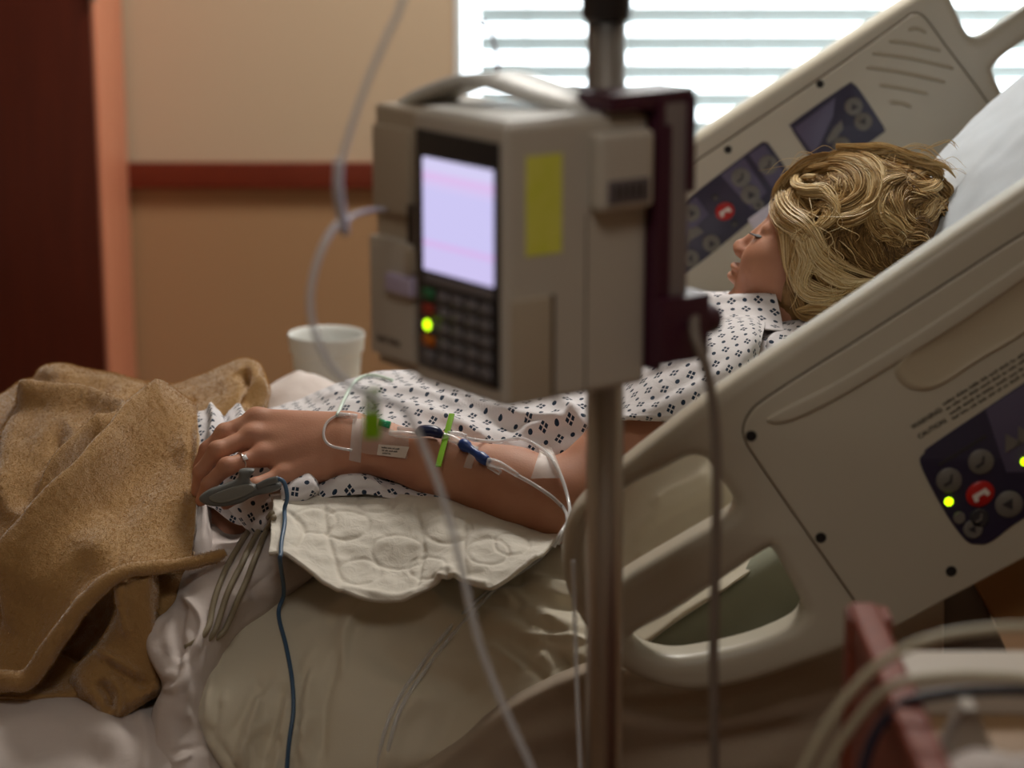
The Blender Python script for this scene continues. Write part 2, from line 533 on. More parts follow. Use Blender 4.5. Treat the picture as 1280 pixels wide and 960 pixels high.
# ------------------------------------------------------------------ bed: frame, mattress, rails
M_plastic = mat('rail_cream_plastic', (190, 183, 166), 0.38, bump=0.05, bscale=500)
M_plastic_in = mat('rail_recess_plastic', (186, 174, 150), 0.38)
M_dark = mat('dark_hole', (26, 22, 22), 0.7)
M_seam = mat('seam_shadow_brown', (70, 56, 42), 0.8)
M_panel = mat('control_panel_navy', (46, 42, 66), 0.35)
M_panel_l = mat('control_panel_violet', (88, 82, 108), 0.4)
M_btn = mat('button_grey', (114, 110, 104), 0.45)
M_btn_ring = mat('button_dark_icon', (52, 50, 54), 0.5)
M_red = mat('button_red', (178, 26, 22), 0.35)
M_whiteicon = mat('icon_white', (220, 214, 206), 0.5)
M_ledg = mat('led_green', (190, 255, 20), 0.4, emit=(200, 255, 10), estr=3.0)
M_ink = mat('printed_ink', (44, 36, 26), 0.7)
M_steel = mat('brushed_steel', (168, 164, 158), 0.28, 1.0, bump=0.03, bscale=300, stretch=(1, 1, 0.02))
M_framegrey = mat('bed_frame_grey', (104, 92, 82), 0.5)
M_frametan = mat('bed_frame_tan', (150, 108, 66), 0.5)
M_matt = mat('mattress_grey_green', (140, 142, 122), 0.7, bump=0.1, bscale=400)

MZ = 0.60; MY0, MY1 = 2.272, 3.13; HX = -0.125; SLOPE = math.radians(32.0)
EDGE = 0.03
def bedprofile(top, thick):
    """side outline of the mattress: flat foot part, raised head part"""
    ex = math.cos(SLOPE); ez = math.sin(SLOPE); Lh = 0.86
    T = [(-1.55, top), (HX - 0.1, top), (HX, top + 0.008), (HX + 0.12, top + 0.07)]
    T += [(HX + ex * Lh * q, top + ez * Lh * q) for q in (0.3, 0.6, 1.0)]
    B = [(x + (0.5 * thick if x > HX + .05 else 0), zz - thick * (0.88 if x > HX + .05 else 1.0)) for x, zz in T[::-1]]
    return T + B
bed = thing('hospital_bed', 'adjustable hospital bed with raised backrest under the patient', 'bed', (-0.3, 2.7, 0))
box('under_frame', (-1.55, 2.36, 0.33), (0.75, 3.02, 0.40), M_framegrey, bed, 0.01)
for x in (-1.4, 0.6):
    for y in (2.42, 2.96):
        lathe('caster', [(0.02, -0.02), (0.07, -0.018), (0.075, 0), (0.07, 0.018), (0.02, 0.02)], (x, y, 0.075), (0, 1, 0), M_framegrey, bed, 20)
        box('leg', (x - 0.03, y - 0.03, 0.13), (x + 0.03, y + 0.03, 0.335), M_framegrey, bed)
dk = bedprofile(MZ - 0.125, 0.05)
slab('deck', [dk], (0, MY0 + 0.03, 0), EX, EZ, MY1 - MY0 - 0.06, 0.006, M_framegrey, bed)
# side plates of the raised section below the rail
sp1 = poly_px([(1085, 800), (1112, 772), (1222, 728), (1242, 778), (1300, 900), (1100, 900)], 2.24)
slab('side_plate', [sp1], (0, 2.24, 0), EX, EZ, 0.02, 0.004, M_framegrey, bed)
sp2 = poly_px([(1216, 728), (1320, 670), (1420, 640), (1420, 800), (1246, 782)], 2.235)
slab('side_plate', [sp2], (0, 2.232, 0), EX, EZ, 0.02, 0.004, M_frametan, bed)

mt = slab('mattress', [bedprofile(MZ, 0.12)], (0, MY0, 0), EX, EZ, MY1 - MY0, EDGE, M_matt)
tag(mt, 'grey-green mattress seen through the grip opening of the near bed rail', 'mattress')

def button(parent, c, nrm, r, m, icon=None, sx=1.0, xdir=None, mi=None, h=0.0025):
    c = np.asarray(c, float)
    b = lathe('button', [(r, -0.0005), (r, h * 0.6), (r * 0.9, h), (0.0001, h)], c, nrm, m, parent, 24, sx=sx, xdir=xdir)
    x, y, z = basis(nrm)
    if xdir is not None:
        x = np.asarray(xdir, float); x = x - z * np.dot(x, z); x /= np.linalg.norm(x); y = np.cross(z, x)
    if icon:
        o = c + z * (h + 0.0001)
        P = [o + x * r * a + y * r * b_ for a, b_ in icon]
        n = len(P)
        Vv = P + [p + z * 0.0006 for p in P]
        Fv = [tuple(range(n))[::-1], tuple(range(n, 2 * n))] + [(i, (i + 1) % n, n + (i + 1) % n, n + i) for i in range(n)]
        meshobj('icon', Vv, Fv, mi or M_btn_ring, b, smooth=False)
    return b
TRI_UP = [(-0.45, -0.3), (0.45, -0.3), (0, 0.45)]
TRI_DN = [(-0.45, 0.3), (0, -0.45), (0.45, 0.3)]
BEDICON = [(-0.55, -0.25), (0.1, -0.25), (0.5, 0.3), (0.35, 0.4), (0.0, -0.02), (-0.55, -0.02)]
PHONE = [(-0.7, -0.3), (-0.4, -0.42), (-0.25, -0.1), (0.25, -0.1), (0.4, -0.42), (0.7, -0.3), (0.6, 0.25), (-0.6, 0.25)]

# ---- near rail
NY = 2.165; RT = 0.05
RX = np.array([math.cos(math.radians(33.5)), 0, math.sin(math.radians(33.5))])
RU = np.array([-RX[2], 0, RX[0]])
nr = thing('bed_side_rail', 'near cream plastic bed rail with lit call buttons and a grip opening', 'bed rail', at(900, 860, NY))
outer = [(1500, 85), (1400, 155), (1280, 236), (1180, 303), (1080, 371), (980, 437), (900, 491), (845, 533), (790, 576), (742, 617),
         (714, 652), (703, 698), (711, 745), (738, 795), (775, 837), (820, 860), (872, 868), (940, 856), (1010, 833), (1062, 814), (1112, 790), (1180, 753),
         (1280, 700), (1400, 636), (1500, 583)]
outer = crv(poly_px(outer, NY), 120).tolist()
hole1 = [(752, 640), (790, 611), (830, 590), (862, 574), (884, 577), (897, 596), (916, 622), (920, 637), (908, 650), (860, 678), (800, 713), (762, 736), (742, 725), (735, 690), (740, 660)]
hole2 = [(792, 797), (840, 770), (900, 730), (955, 693), (968, 692), (985, 722), (1002, 755), (1004, 770), (988, 786), (940, 806), (880, 820), (840, 824), (805, 815)]
body = slab('rail_body', [outer, crv(poly_px(hole1, NY), 70, True), crv(poly_px(hole2, NY), 70, True)], (0, NY, 0), EX, EZ, RT, 0.014, M_plastic, nr, res=5)
pan = [(1480, 170), (1400, 222), (1280, 292), (1180, 356), (1080, 420), (1000, 470), (953, 501), (938, 515), (930, 532), (931, 548), (945, 572), (1000, 652), (1060, 738), (1092, 785), (1110, 786),
       (1180, 749), (1280, 696), (1400, 632), (1480, 590)]
cover = slab('cover_panel', [crv(poly_px(pan, NY), 140, True)], (0, NY - 0.004, 0), EX, EZ, 0.008, 0.0025, M_plastic, nr)
pw = [at(x, y, NY - 0.0008) for x, y in pan[1:-1]]
tube('seam', pw[:13], 0.0013, M_seam, nr, n=110, nseg=6)
# raised ridge along the top and scooped grip
rg = [(960, 520), (1040, 478), (1120, 430), (1200, 378), (1300, 312), (1300, 330), (1210, 395), (1120, 452), (1045, 497), (985, 525)]
slab('ridge', [crv(poly_px(rg, NY), 80, True)], (0, NY - 0.0075, 0), EX, EZ, 0.006, 0.0028, M_plastic, cover, res=5)
gr = [(1118, 458), (1135, 440), (1180, 410), (1300, 330), (1400, 270), (1420, 300), (1300, 400), (1220, 450), (1170, 482), (1140, 486), (1122, 474)]
grp = crv(poly_px(gr, NY), 80, True)
V = []; F = []
c0 = grp.mean(0)
for k, (s, d) in enumerate(((1.0, -0.0042), (0.97, -0.0068), (0.90, -0.0060), (0.80, -0.0046), (0.0, -0.0042))):
    for p in grp:
        q = c0 + (p - c0) * s if s > 0 else c0 + (p - c0) * 0.02
        V.append((q[0], NY + d, q[1]))
n = len(grp)
for k in range(4):
    for j in range(n): F.append((k * n + j, k * n + (j + 1) % n, (k + 1) * n + (j + 1) % n, (k + 1) * n + j))
meshobj('grip_recess', V, F, M_plastic_in, cover)
for x, y in ((939, 545), (1026, 672), (1189, 714)):
    lathe('screw_hole', [(0.0055, 0), (0.0055, 0.0006), (0.0045, 0.0008), (0.004, 0.0003), (0.0001, 0.0003)], at(x, y, NY - 0.004), (0, -1, 0), M_dark, nr, 16)
# control panel
cpn = [(1151, 582), (1155, 566), (1170, 552), (1280, 478), (1400, 396), (1420, 410), (1420, 560), (1400, 580), (1282, 646), (1240, 676), (1222, 680), (1206, 674), (1180, 638)]
cpo = slab('control_panel', [crv(poly_px(cpn, NY - 0.004), 120, True)], (0, NY - 0.0052, 0), EX, EZ, 0.0012, 0.0004, M_panel, nr, res=1)
vio = [(1232, 512), (1290, 474), (1380, 412), (1390, 520), (1300, 590), (1258, 590)]
slab('violet_field', [poly_px(vio, NY - 0.005)], (0, NY - 0.0056, 0), EX, EZ, 0.0005, 0.0001, M_panel_l, cpo, res=1)
FN = (0, -1, 0); NB = NY - 0.0055
button(nr, at(1226, 577, NB), FN, 0.0125, M_btn, BEDICON, xdir=RX)
button(nr, at(1186, 600, NB), FN, 0.0125, M_btn, BEDICON, xdir=RX)
button(nr, at(1225, 617, NB), FN, 0.0125, M_red, PHONE, sx=1.15, xdir=RX, mi=M_whiteicon)
button(nr, at(1261, 630, NB), FN, 0.0135, M_btn, TRI_DN, xdir=RX)
button(nr, at(1199, 647, NB), FN, 0.006, M_btn, None, xdir=RX)
button(nr, at(1224, 647, NB), FN, 0.0095, M_btn_ring, BEDICON, xdir=RX, mi=M_btn)
button(nr, at(1216, 661, NB), FN, 0.0095, M_btn, TRI_DN, xdir=RX)
for x, y in ((1263, 552), (1279, 543)):
    c = at(x, y, NB); s = 0.011
    P = [c + RX * s * a + RU * s * b for a, b in ((-0.9, -0.6), (0.8, -0.6), (0, 0.9))]
    V = P + [p + np.array([0, -0.0015, 0]) for p in P]
    meshobj('button', V, [(0, 1, 2), (5, 4, 3), (0, 3, 4, 1), (1, 4, 5, 2), (2, 5, 3, 0)], M_btn, nr, smooth=False)
for x, y in ((1186, 627), (1281, 577)):
    lathe('indicator_led', [(0.0042, 0), (0.004, 0.001), (0.0025, 0.002), (0.0001, 0.0024)], at(x, y, NB), FN, M_ledg, nr, 14)
c = at(1203, 563, NB)
box('label_line', (-0.027, -0.0016, 0), (0.027, 0.0016, 0.0004), M_btn_ring, nr, 0, frame=(c, RX, RU, (0, -1, 0)))
# printed warning text on the cover
def text(name, s, o, ex, ey, size, m, parent, bold=0.0):
    cu = bpy.data.curves.new('tmp', 'FONT'); cu.body = s; cu.size = size; cu.extrude = 0.00015; cu.offset = bold; cu.resolution_u = 2
    to = bpy.data.objects.new('tmp', cu); COL.objects.link(to)
    dg = bpy.context.evaluated_depsgraph_get(); dg.update()
    me = bpy.data.meshes.new_from_object(to.evaluated_get(dg)); bpy.data.objects.remove(to)
    ez = np.cross(ex, ey)
    for v in me.vertices:
        q = np.asarray(o, float) + v.co[0] * np.asarray(ex) + v.co[1] * np.asarray(ey) + v.co[2] * ez
        v.co = Vector(q)
    me.materials.clear(); me.materials.append(m); me.name = name
    ob = bpy.data.objects.new(name, me); COL.objects.link(ob); put(ob, parent); return ob
def word_bars(name, o, ex, ey, length, size, m, parent, seed):
    """a line of print too small to read: word-long strokes"""
    r = random.Random(seed); V = []; F = []; x = 0
    ez = np.cross(ex, ey)
    while x < length:
        w = size * r.uniform(0.9, 3.2); x1 = x
        while x1 < x + w:
            hgt = size * r.choice((0.55, 0.6, 0.8)); lw = size * 0.32
            k = len(V)
            for a, b in ((x1, 0), (x1 + lw, 0), (x1 + lw, hgt), (x1, hgt)): V.append(np.asarray(o) + a * np.asarray(ex) + b * np.asarray(ey) + ez * 0.00015)
            F.append((k, k + 1, k + 2, k + 3)); x1 += size * 0.45
        x = x1 + size * 0.4
    ob = meshobj(name, V, F, m, parent, smooth=False); return ob
ty = NY - 0.0043
text('printed_text', 'WARNING:', at(1141, 537, ty), RX, RU, 0.0068, M_ink, nr, 0.0002)
text('printed_text', 'CAUTION:', at(1149, 549, ty), RX, RU, 0.0068, M_ink, nr, 0.0002)
for k, (x, y) in enumerate(((1180, 507), (1183.5, 513), (1188, 519), (1191.5, 525))):
    word_bars('printed_text', at(x, y, ty), RX, RU, 0.20, 0.0042, M_ink, nr, k)

# ---- far rail
FY = 3.20
fr = thing('bed_side_rail', 'far cream plastic bed rail in front of the window beyond the patient', 'bed rail', at(1050, 350, FY))
fo = [(745, 255), (790, 222), (840, 190), (940, 125), (1040, 60), (1135, -2), (1180, -30), (1230, -60), (1300, -105), (1390, -165), (1450, -150), (1470, -60), (1440, 60), (1380, 180), (1300, 280), (1180, 370), (1060, 440), (930, 500), (830, 500), (750, 440), (720, 340)]
fh1 = [(1183, -20), (1195, 10), (1207, 36), (1216, 46), (1228, 46), (1245, 36), (1290, 6), (1350, -36), (1385, -70), (1378, -100), (1350, -105), (1300, -78), (1230, -50), (1195, -38)]
fh2 = [(1243, 90), (1247, 80), (1262, 66), (1300, 40), (1360, 0), (1395, -10), (1400, 20), (1370, 90), (1320, 160), (1290, 165), (1270, 140), (1255, 118)]
slab('rail_body', [crv(poly_px(fo, FY), 130, True), crv(poly_px(fh1, FY), 70, True), crv(poly_px(fh2, FY), 70, True)], (0, FY, 0), EX, EZ, 0.05, 0.014, M_plastic, fr, res=5)
fp = [(830, 228), (900, 182), (1000, 115), (1080, 60), (1125, 28), (1140, 18), (1155, 22), (1180, 55), (1215, 102), (1250, 150), (1290, 200), (1180, 330), (1060, 400), (900, 440), (790, 380), (780, 270)]
fcov = slab('cover_panel', [crv(poly_px(fp, FY), 140, True)], (0, FY - 0.004, 0), EX, EZ, 0.008, 0.0025, M_plastic, fr)
tube('seam', [at(x, y, FY - 0.001) for x, y in fp[:11]], 0.0016, M_seam, fr, n=110, nseg=6)
for x, y in ((910, 187), (1025, 105)):
    lathe('screw_hole', [(0.0055, 0), (0.0055, 0.0006), (0.0045, 0.0008), (0.004, 0.0003), (0.0001, 0.0003)], at(x, y, FY - 0.004), (0, -1, 0), M_dark, fr, 16)
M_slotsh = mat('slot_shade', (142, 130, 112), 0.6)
# speaker grooves: 4.8 px of the crop to one of the photo
for z0 in (((455, 175), (510, 170), (565, 195)), ((340, 245), (480, 262), (650, 300)), ((240, 318), (480, 350), (730, 408)), ((205, 402), (420, 432), (680, 490)), ((285, 508), (430, 530), (575, 560)), ((345, 612), (420, 618), (475, 640))):
    P = [at(1040 + a / 4.8, b / 4.8, FY - 0.0038) for a, b in z0]
    P = crv(P, 16)
    r = np.full(16, 0.0021); r[0] = r[-1] = 0.0008
    V, F = tube_geo(P, r, 8); meshobj('speaker_slot', V, F, M_plastic_in, fr)
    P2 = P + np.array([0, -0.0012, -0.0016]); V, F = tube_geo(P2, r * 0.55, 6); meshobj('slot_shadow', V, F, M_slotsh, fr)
fc1 = [(989, 160), (992, 152), (1058, 106), (1066, 105), (1074, 112), (1098, 148), (1105, 160), (1101, 168), (1045, 205), (1022, 202), (1010, 192)]
f1 = slab('control_panel', [crv(poly_px(fc1, FY - 0.004), 90, True)], (0, FY - 0.0054, 0), EX, EZ, 0.0014, 0.0004, M_panel, fr, res=1)
fv1 = [(993, 160), (1044, 122), (1041, 145), (1024, 182), (1016, 192)]
slab('violet_field', [poly_px(fv1, FY - 0.005)], (0, FY - 0.0058, 0), EX, EZ, 0.0005, 0.0001, M_panel_l, f1, res=1)
fc2 = [(836, 290), (838, 268), (855, 252), (900, 217), (948, 181), (956, 178), (964, 184), (990, 224), (986, 236), (960, 258), (910, 300), (870, 332), (852, 342), (844, 336)]
f2 = slab('control_panel', [crv(poly_px(fc2, FY - 0.004), 90, True)], (0, FY - 0.0054, 0), EX, EZ, 0.0014, 0.0004, M_panel, fr, res=1)
for q in ([(846, 264), (870, 246), (886, 268), (862, 290), (848, 300)], [(901, 219), (930, 197), (958, 240), (940, 262)], [(936, 193), (955, 181), (985, 223), (966, 236)]):
    slab('violet_field', [poly_px(q, FY - 0.005)], (0, FY - 0.0058, 0), EX, EZ, 0.0005, 0.0001, M_panel_l, f2, res=1)
FB = FY - 0.0058
for x, y, r, ic in ((1067, 133, 11, TRI_UP), (1079, 152, 11, TRI_DN), (1052, 182, 11, TRI_UP), (960, 206, 12, BEDICON), (926, 222, 12, BEDICON), (938, 243, 12, TRI_UP), (864, 266, 11, TRI_UP), (889, 304, 11, TRI_UP), (863, 323, 11, TRI_DN)):
    button(fr, at(x, y, FB), FN, r / FPX * FY * 1.02, M_btn, ic, xdir=RX)
button(fr, at(906, 264, FB), FN, 0.0125, M_red, PHONE, sx=1.1, xdir=RX, mi=M_whiteicon)
button(fr, at(948, 256, FB), FN, 0.008, M_btn, TRI_DN, xdir=RX)
for x, y in ((894, 247), (918, 280)):
    button(fr, at(x, y, FB), FN, 0.005, M_btn_ring, TRI_UP, xdir=RX, mi=M_btn)
for P in ([(859, 287), (872, 283), (880, 290), (862, 301), (856, 305)], [(1033, 175), (1042, 160), (1052, 150), (1054, 160), (1046, 172), (1036, 180)]):
    slab('bed_icon', [poly_px(P, FB)], (0, FB - 0.0004, 0), EX, EZ, 0.0005, 0.0001, M_btn, fr, res=1)

# ------------------------------------------------------------------ infusion pump on its stand
M_pump = mat('pump_beige_plastic', (188, 180, 168), 0.42, bump=0.03, bscale=300)
M_pump2 = mat('pump_beige_plastic_warm', (178, 164, 144), 0.45)
M_pumptop = mat('pump_white_plastic', (214, 214, 210), 0.4)
M_black = mat('pump_black_bezel', (20, 20, 28), 0.3)
M_screen = mat('pump_screen', (40, 36, 60), 0.3)
nt = M_screen.node_tree; N = nt.nodes; L = nt.links
tc = N.new('ShaderNodeTexCoord'); sp = N.new('ShaderNodeSeparateXYZ'); L.new(tc.outputs['Generated'], sp.inputs[0])
cr_ = N.new('ShaderNodeValToRGB'); cr_.color_ramp.interpolation = 'CONSTANT'
els = cr_.color_ramp.elements
els[0].position = 0; els[0].color = lin((214, 204, 250))
els[1].position = 0.22; els[1].color = lin((224, 190, 244))
for p, c in ((0.27, (212, 206, 252)), (0.74, (220, 206, 250)), (0.80, (228, 198, 246)), (0.88, (220, 214, 252))):
    e = els.new(p); e.color = lin(c)
L.new(sp.outputs['Z'], cr_.inputs[0]); b_ = N['Principled BSDF']
L.new(cr_.outputs['Color'], b_.inputs['Emission Color']); b_.inputs['Emission Strength'].default_value = 0.92
M_key = mat('pump_key_grey', (112, 108, 112), 0.5)
M_keyg = mat('pump_key_green', (40, 110, 70), 0.5)
M_keyr = mat('pump_key_red', (150, 40, 24), 0.5)
M_keyo = mat('pump_key_orange', (190, 100, 20), 0.5)
M_purple = mat('clamp_dark_purple', (66, 24, 44), 0.4)
M_yellow = mat('label_yellow_green', (228, 226, 104), 0.6, var=(216, 218, 72), vscale=60)
M_lav = mat('cassette_lavender', (188, 176, 206), 0.4)
M_darkgrey = mat('mechanism_dark', (52, 42, 38), 0.5)

PE = at(632, 512, 1.78)                       # nearest lower corner of the pump
PA = np.array([-0.60, 0.80, 0]); PB = np.array([0.80, 0.60, 0]); PZ = np.array([0, 0, 1.0])
PH = float(at(632, 158, 1.78)[2] - PE[2])
fr_p = (PE, PA, PB, PZ)
pump = thing('infusion_pump', 'beige infusion pump with lit lavender screen clamped on the metal pole', 'infusion pump', PE + PA * 0.06 + PB * 0.07)
def pbox(name, lo, hi, m, parent=pump, bev=0.003, seg=2): return box(name, lo, hi, m, parent, bev, seg, frame=fr_p)
pbox('housing', (0, 0, 0), (0.128, 0.146, PH), M_pump, bev=0.008, seg=4)
pbox('top_cover', (0.006, 0.006, PH - 0.004), (0.122, 0.14, PH + 0.003), M_pumptop, bev=0.003)
pbox('bezel', (0.007, -0.002, 0.014), (0.121, 0.004, PH - 0.014), M_black, bev=0.002)
pbox('screen', (0.013, -0.0035, 0.098), (0.109, -0.001, PH - 0.036), M_screen, bev=0.0008)
pbox('soft_key_strip', (0.013, -0.0030, 0.0875), (0.109, -0.001, 0.095), M_key, bev=0.0008)
for c in range(4):
    for r in range(5):
        a0 = 0.016 + c * 0.0195; z0 = 0.020 + r * 0.0132
        pbox('key', (a0, -0.0042, z0), (a0 + 0.0155, -0.001, z0 + 0.0095), M_key, bev=0.0012, seg=1)
for r, m in enumerate((M_key, M_keyo, M_key, M_keyr, M_keyg)):
    z0 = 0.020 + r * 0.0132
    pbox('key', (0.0955, -0.0042, z0), (0.112, -0.001, z0 + 0.0095), m, bev=0.0012, seg=1)
lc = PE + PA * 0.1025 - PB * 0.0042 + PZ * 0.052
lathe('indicator_led', [(0.0042, 0), (0.004, 0.001), (0.0025, 0.002), (0.0001, 0.0024)], lc, -PB, M_ledg, pump, 14)
# side face details
pbox('label', (-0.0006, 0.020, 0.122), (0.001, 0.056, 0.202), M_yellow, bev=0)
pbox('side_bump', (-0.016, 0.083, 0.152), (0.002, 0.140, 0.216), M_pump, bev=0.009, seg=4)
pbox('badge', (-0.0172, 0.090, 0.158), (-0.012, 0.134, 0.178), mat('badge_grey', (104, 96, 100), 0.5), bev=0.002)
for q in range(5): pbox('badge_mark', (-0.0178, 0.096 + q * 0.007, 0.162), (-0.0165, 0.100 + q * 0.007, 0.174), M_darkgrey, bev=0)
pbox('door_slab', (-0.004, 0.004, 0.002), (0.002, 0.044, 0.088), M_pump2, bev=0.0025)
pbox('slot', (-0.0012, 0.0445, 0.004), (0.001, 0.049, 0.088), M_seam, bev=0)
pbox('side_groove', (-0.0004, 0.081, 0.004), (0.001, 0.0822, 0.15), M_seam, bev=0)
# cassette housing at the far left, with tube channel
pbox('cassette_housing', (0.136, 0.018, -0.004), (0.212, 0.12, PH - 0.004), M_pump2, bev=0.006, seg=3)
pbox('hinge_block', (0.126, 0.03, 0.01), (0.138, 0.11, PH - 0.03), M_darkgrey, bev=0.002)
pbox('cassette_door', (0.142, 0.008, 0.008), (0.208, 0.02, 0.112), M_pump, bev=0.004)
pbox('upper_guard', (0.150, 0.010, 0.135), (0.205, 0.02, PH - 0.02), M_pump2, bev=0.004)
pbox('tube_channel', (0.139, 0.010, 0.075), (0.153, 0.02, 0.145), M_darkgrey, bev=0.002)
pbox('cassette', (0.136, 0.002, 0.068), (0.176, 0.012, 0.084), M_lav, bev=0.003)
pbox('latch', (0.140, 0.004, 0.088), (0.148, 0.016, 0.108), M_pump2, bev=0.002)
pbox('blue_key', (0.1365, 0.012, 0.142), (0.142, 0.018, 0.165), mat('key_blue_grey', (74, 78, 120), 0.4), bev=0.001)
word_bars('printed_mark', PE + PA * 0.196 + PB * 0.0078 + PZ * 0.020, -PA, PZ, 0.034, 0.008, M_darkgrey, pump, 3)
# carrying handle
hp = crv([PE + PA * 0.20 + PB * 0.06 + PZ * (PH - 0.006), PE + PA * 0.17 + PB * 0.065 + PZ * (PH + 0.008), PE + PA * 0.12 + PB * 0.075 + PZ * (PH + 0.022),
          PE + PA * 0.07 + PB * 0.09 + PZ * (PH + 0.013), PE + PA * 0.03 + PB * 0.105 + PZ * (PH + 0.004), PE + PA * 0.02 + PB * 0.108 + PZ * (PH - 0.002)], 40)
V = []; F = []
for k, p in enumerate(hp):
    for w, hh in ((-1, 0), (-0.8, 1), (0.8, 1), (1, 0), (0.8, -1), (-0.8, -1)):
        V.append(p + PB * 0.030 * w + PZ * 0.005 * hh)
for k in range(39):
    for j in range(6): F.append((k * 6 + j, k * 6 + (j + 1) % 6, (k + 1) * 6 + (j + 1) % 6, (k + 1) * 6 + j))
F.append(tuple(range(6))[::-1]); F.append(tuple(39 * 6 + j for j in range(6)))
meshobj('carrying_handle', V, F, M_pumptop, pump)
# pole clamp
pbox('clamp_plate', (-0.012, 0.147, 0.012), (0.11, 0.154, PH + 0.012), M_purple, bev=0.002)
pbox('clamp_column', (-0.010, 0.1545, 0.02), (0.020, 0.182, PH + 0.010), mat('clamp_grey', (128, 118, 116), 0.5), bev=0.003)
pbox('clamp_edge', (-0.013, 0.1545, 0.02), (-0.0095, 0.160, PH - 0.01), M_purple, bev=0.001)
pbox('clamp_edge', (-0.013, 0.178, 0.16), (0.018, 0.186, PH + 0.012), M_purple, bev=0.001)
pbox('clamp_top', (-0.010, 0.098, PH + 0.0035), (0.034, 0.187, PH + 0.018), M_purple, bev=0.004)
pbox('clamp_foot', (-0.020, 0.1465, 0.018), (0.022, 0.200, 0.074), M_purple, bev=0.004)
pbox('clamp_jaw', (0.045, 0.1545, 0.06), (0.118, 0.158, PH - 0.03), M_purple, bev=0.001)
lathe('clamp_knob', [(0.012, 0), (0.013, 0.004), (0.013, 0.018), (0.010, 0.022), (0.0001, 0.022)], PE + PA * 0.0 + PB * 0.201 + PZ * 0.046, PB, M_purple, pump, 18)

# stand
PX_, PY_ = float(at(757, 520, 1.955)[0]), 1.955
tilt = -0.012
stand = thing('iv_stand', 'tall brushed steel pole stand holding the infusion pump', 'stand', (PX_, PY_, 0))
def polept(zv): return np.array([PX_ + tilt * (1.0 - zv) * -1.0 * 0.5, PY_, zv])
M_chrome = mat('pole_chrome', (186, 182, 178), 0.34, 1.0)
tube('pole', [polept(0.12), polept(0.8), polept(1.45)], 0.0165, M_chrome, stand, straight=True, nseg=32)
tube('upper_pole', [polept(1.45), polept(2.15)], 0.0135, M_chrome, stand, straight=True, nseg=28)
ctop = polept(1.60)
lathe('lock_collar', [(0.0168, -0.034), (0.0205, -0.03), (0.0215, 0.0), (0.023, 0.03), (0.023, 0.06), (0.014, 0.066)], polept(1.462), (0, 0, 1), mat('collar_dark_grey', (62, 58, 58), 0.35, 0.6), stand, 28)
for k in range(4):
    an = k * math.pi / 2 + 0.4; d = np.array([math.cos(an), math.sin(an), 0]); p = polept(2.13)
    tube('bag_hook', [p, p + d * 0.07 + PZ * 0.02, p + d * 0.11 - PZ * 0.01, p + d * 0.13 + PZ * 0.02], 0.003, M_chrome, stand, n=20, nseg=8)
lathe('hub', [(0.017, 0.10), (0.05, 0.10), (0.05, 0.14), (0.03, 0.16), (0.017, 0.165)], (PX_, PY_, 0), (0, 0, 1), M_chrome, stand, 24)
for k in range(5):
    an = k * 2 * math.pi / 5 + math.pi + 0.52; d = np.array([math.cos(an), math.sin(an), 0]); c = np.array([PX_, PY_, 0.0])
    tube('leg', [c + d * 0.04 + PZ * 0.118, c + d * 0.15 + PZ * 0.105, c + d * 0.26 + PZ * 0.085], 0.012, M_chrome, stand, n=10, nseg=10)
    lathe('caster', [(0.01, -0.012), (0.036, -0.012), (0.04, 0), (0.036, 0.012), (0.01, 0.012)], c + d * 0.27 + PZ * 0.04, np.cross(d, PZ), M_darkgrey, stand, 18)

# lines in front: clear infusion tube with a green slide clamp, red line, grey power cord
M_tube = clear_mat('clear_tube_milky', (232, 234, 238), 0.46, 0.15)
M_tubec = clear_mat('clear_tube_fine', (236, 238, 240), 0.36, 0.08)
M_greenc = mat('clamp_green', (128, 176, 22), 0.4, trans=0.0)
M_cord = mat('cord_grey_brown', (120, 108, 98), 0.5)
tb = thing('infusion_tube', 'clear infusion tube hanging from above into the left side of the pump', 'tube', at(430, 300, 1.8))
up = [at(545, -160, 1.74), at(505, -5, 1.74), at(484, 45, 1.74), at(462, 95, 1.745), at(442, 150, 1.75), at(426, 205, 1.76), at(424, 245, 1.77), at(431, 288, 1.79)]
tube('upper_line', up, 0.0027, M_tube, tb, n=60)
tube('connector', [at(424, 200, 1.758), at(423, 240, 1.765), at(431, 290, 1.79)], 0.0042, M_tube, tb, n=14)
tube('hook_line', [at(430, 286, 1.79), at(440, 270, 1.83), at(465, 262, 1.87), at(482, 262, 1.9)], 0.002, M_tube, tb, n=20)
lowp = [at(432, 270, 1.83), at(412, 292, 1.8), at(396, 328, 1.79), at(388, 370, 1.79), at(392, 410, 1.79), at(410, 452, 1.79), at(436, 480, 1.79), at(470, 497, 1.79),
        at(505, 512, 1.79), at(530, 560, 1.79), at(556, 630, 1.78), at(577, 710, 1.77), at(598, 800, 1.76), at(628, 880, 1.76), at(664, 960, 1.76), at(690, 1030, 1.76)]
tube('lower_line', lowp, 0.0030, M_tube, tb, n=110)
gc = at(465, 518, 1.80)
gcx = np.array([1.0, 0, 0]); gcz = PZ
M_greent = clear_mat('clamp_green_clear', (150, 196, 40), 0.55, 0.2)
cl_ = box('slide_clamp', (-0.0065, -0.0016, -0.02), (0.0065, 0.0016, 0.022), M_greent, tb, 0.0012, frame=(gc, (1, 0, 0.03), (0, 1, 0), PZ))
box('clamp_body', (-0.0068, -0.003, -0.02), (0.0068, 0.003, 0.001), M_greenc, cl_, 0.0015, frame=(gc, (1, 0, 0.03), (0, 1, 0), PZ))
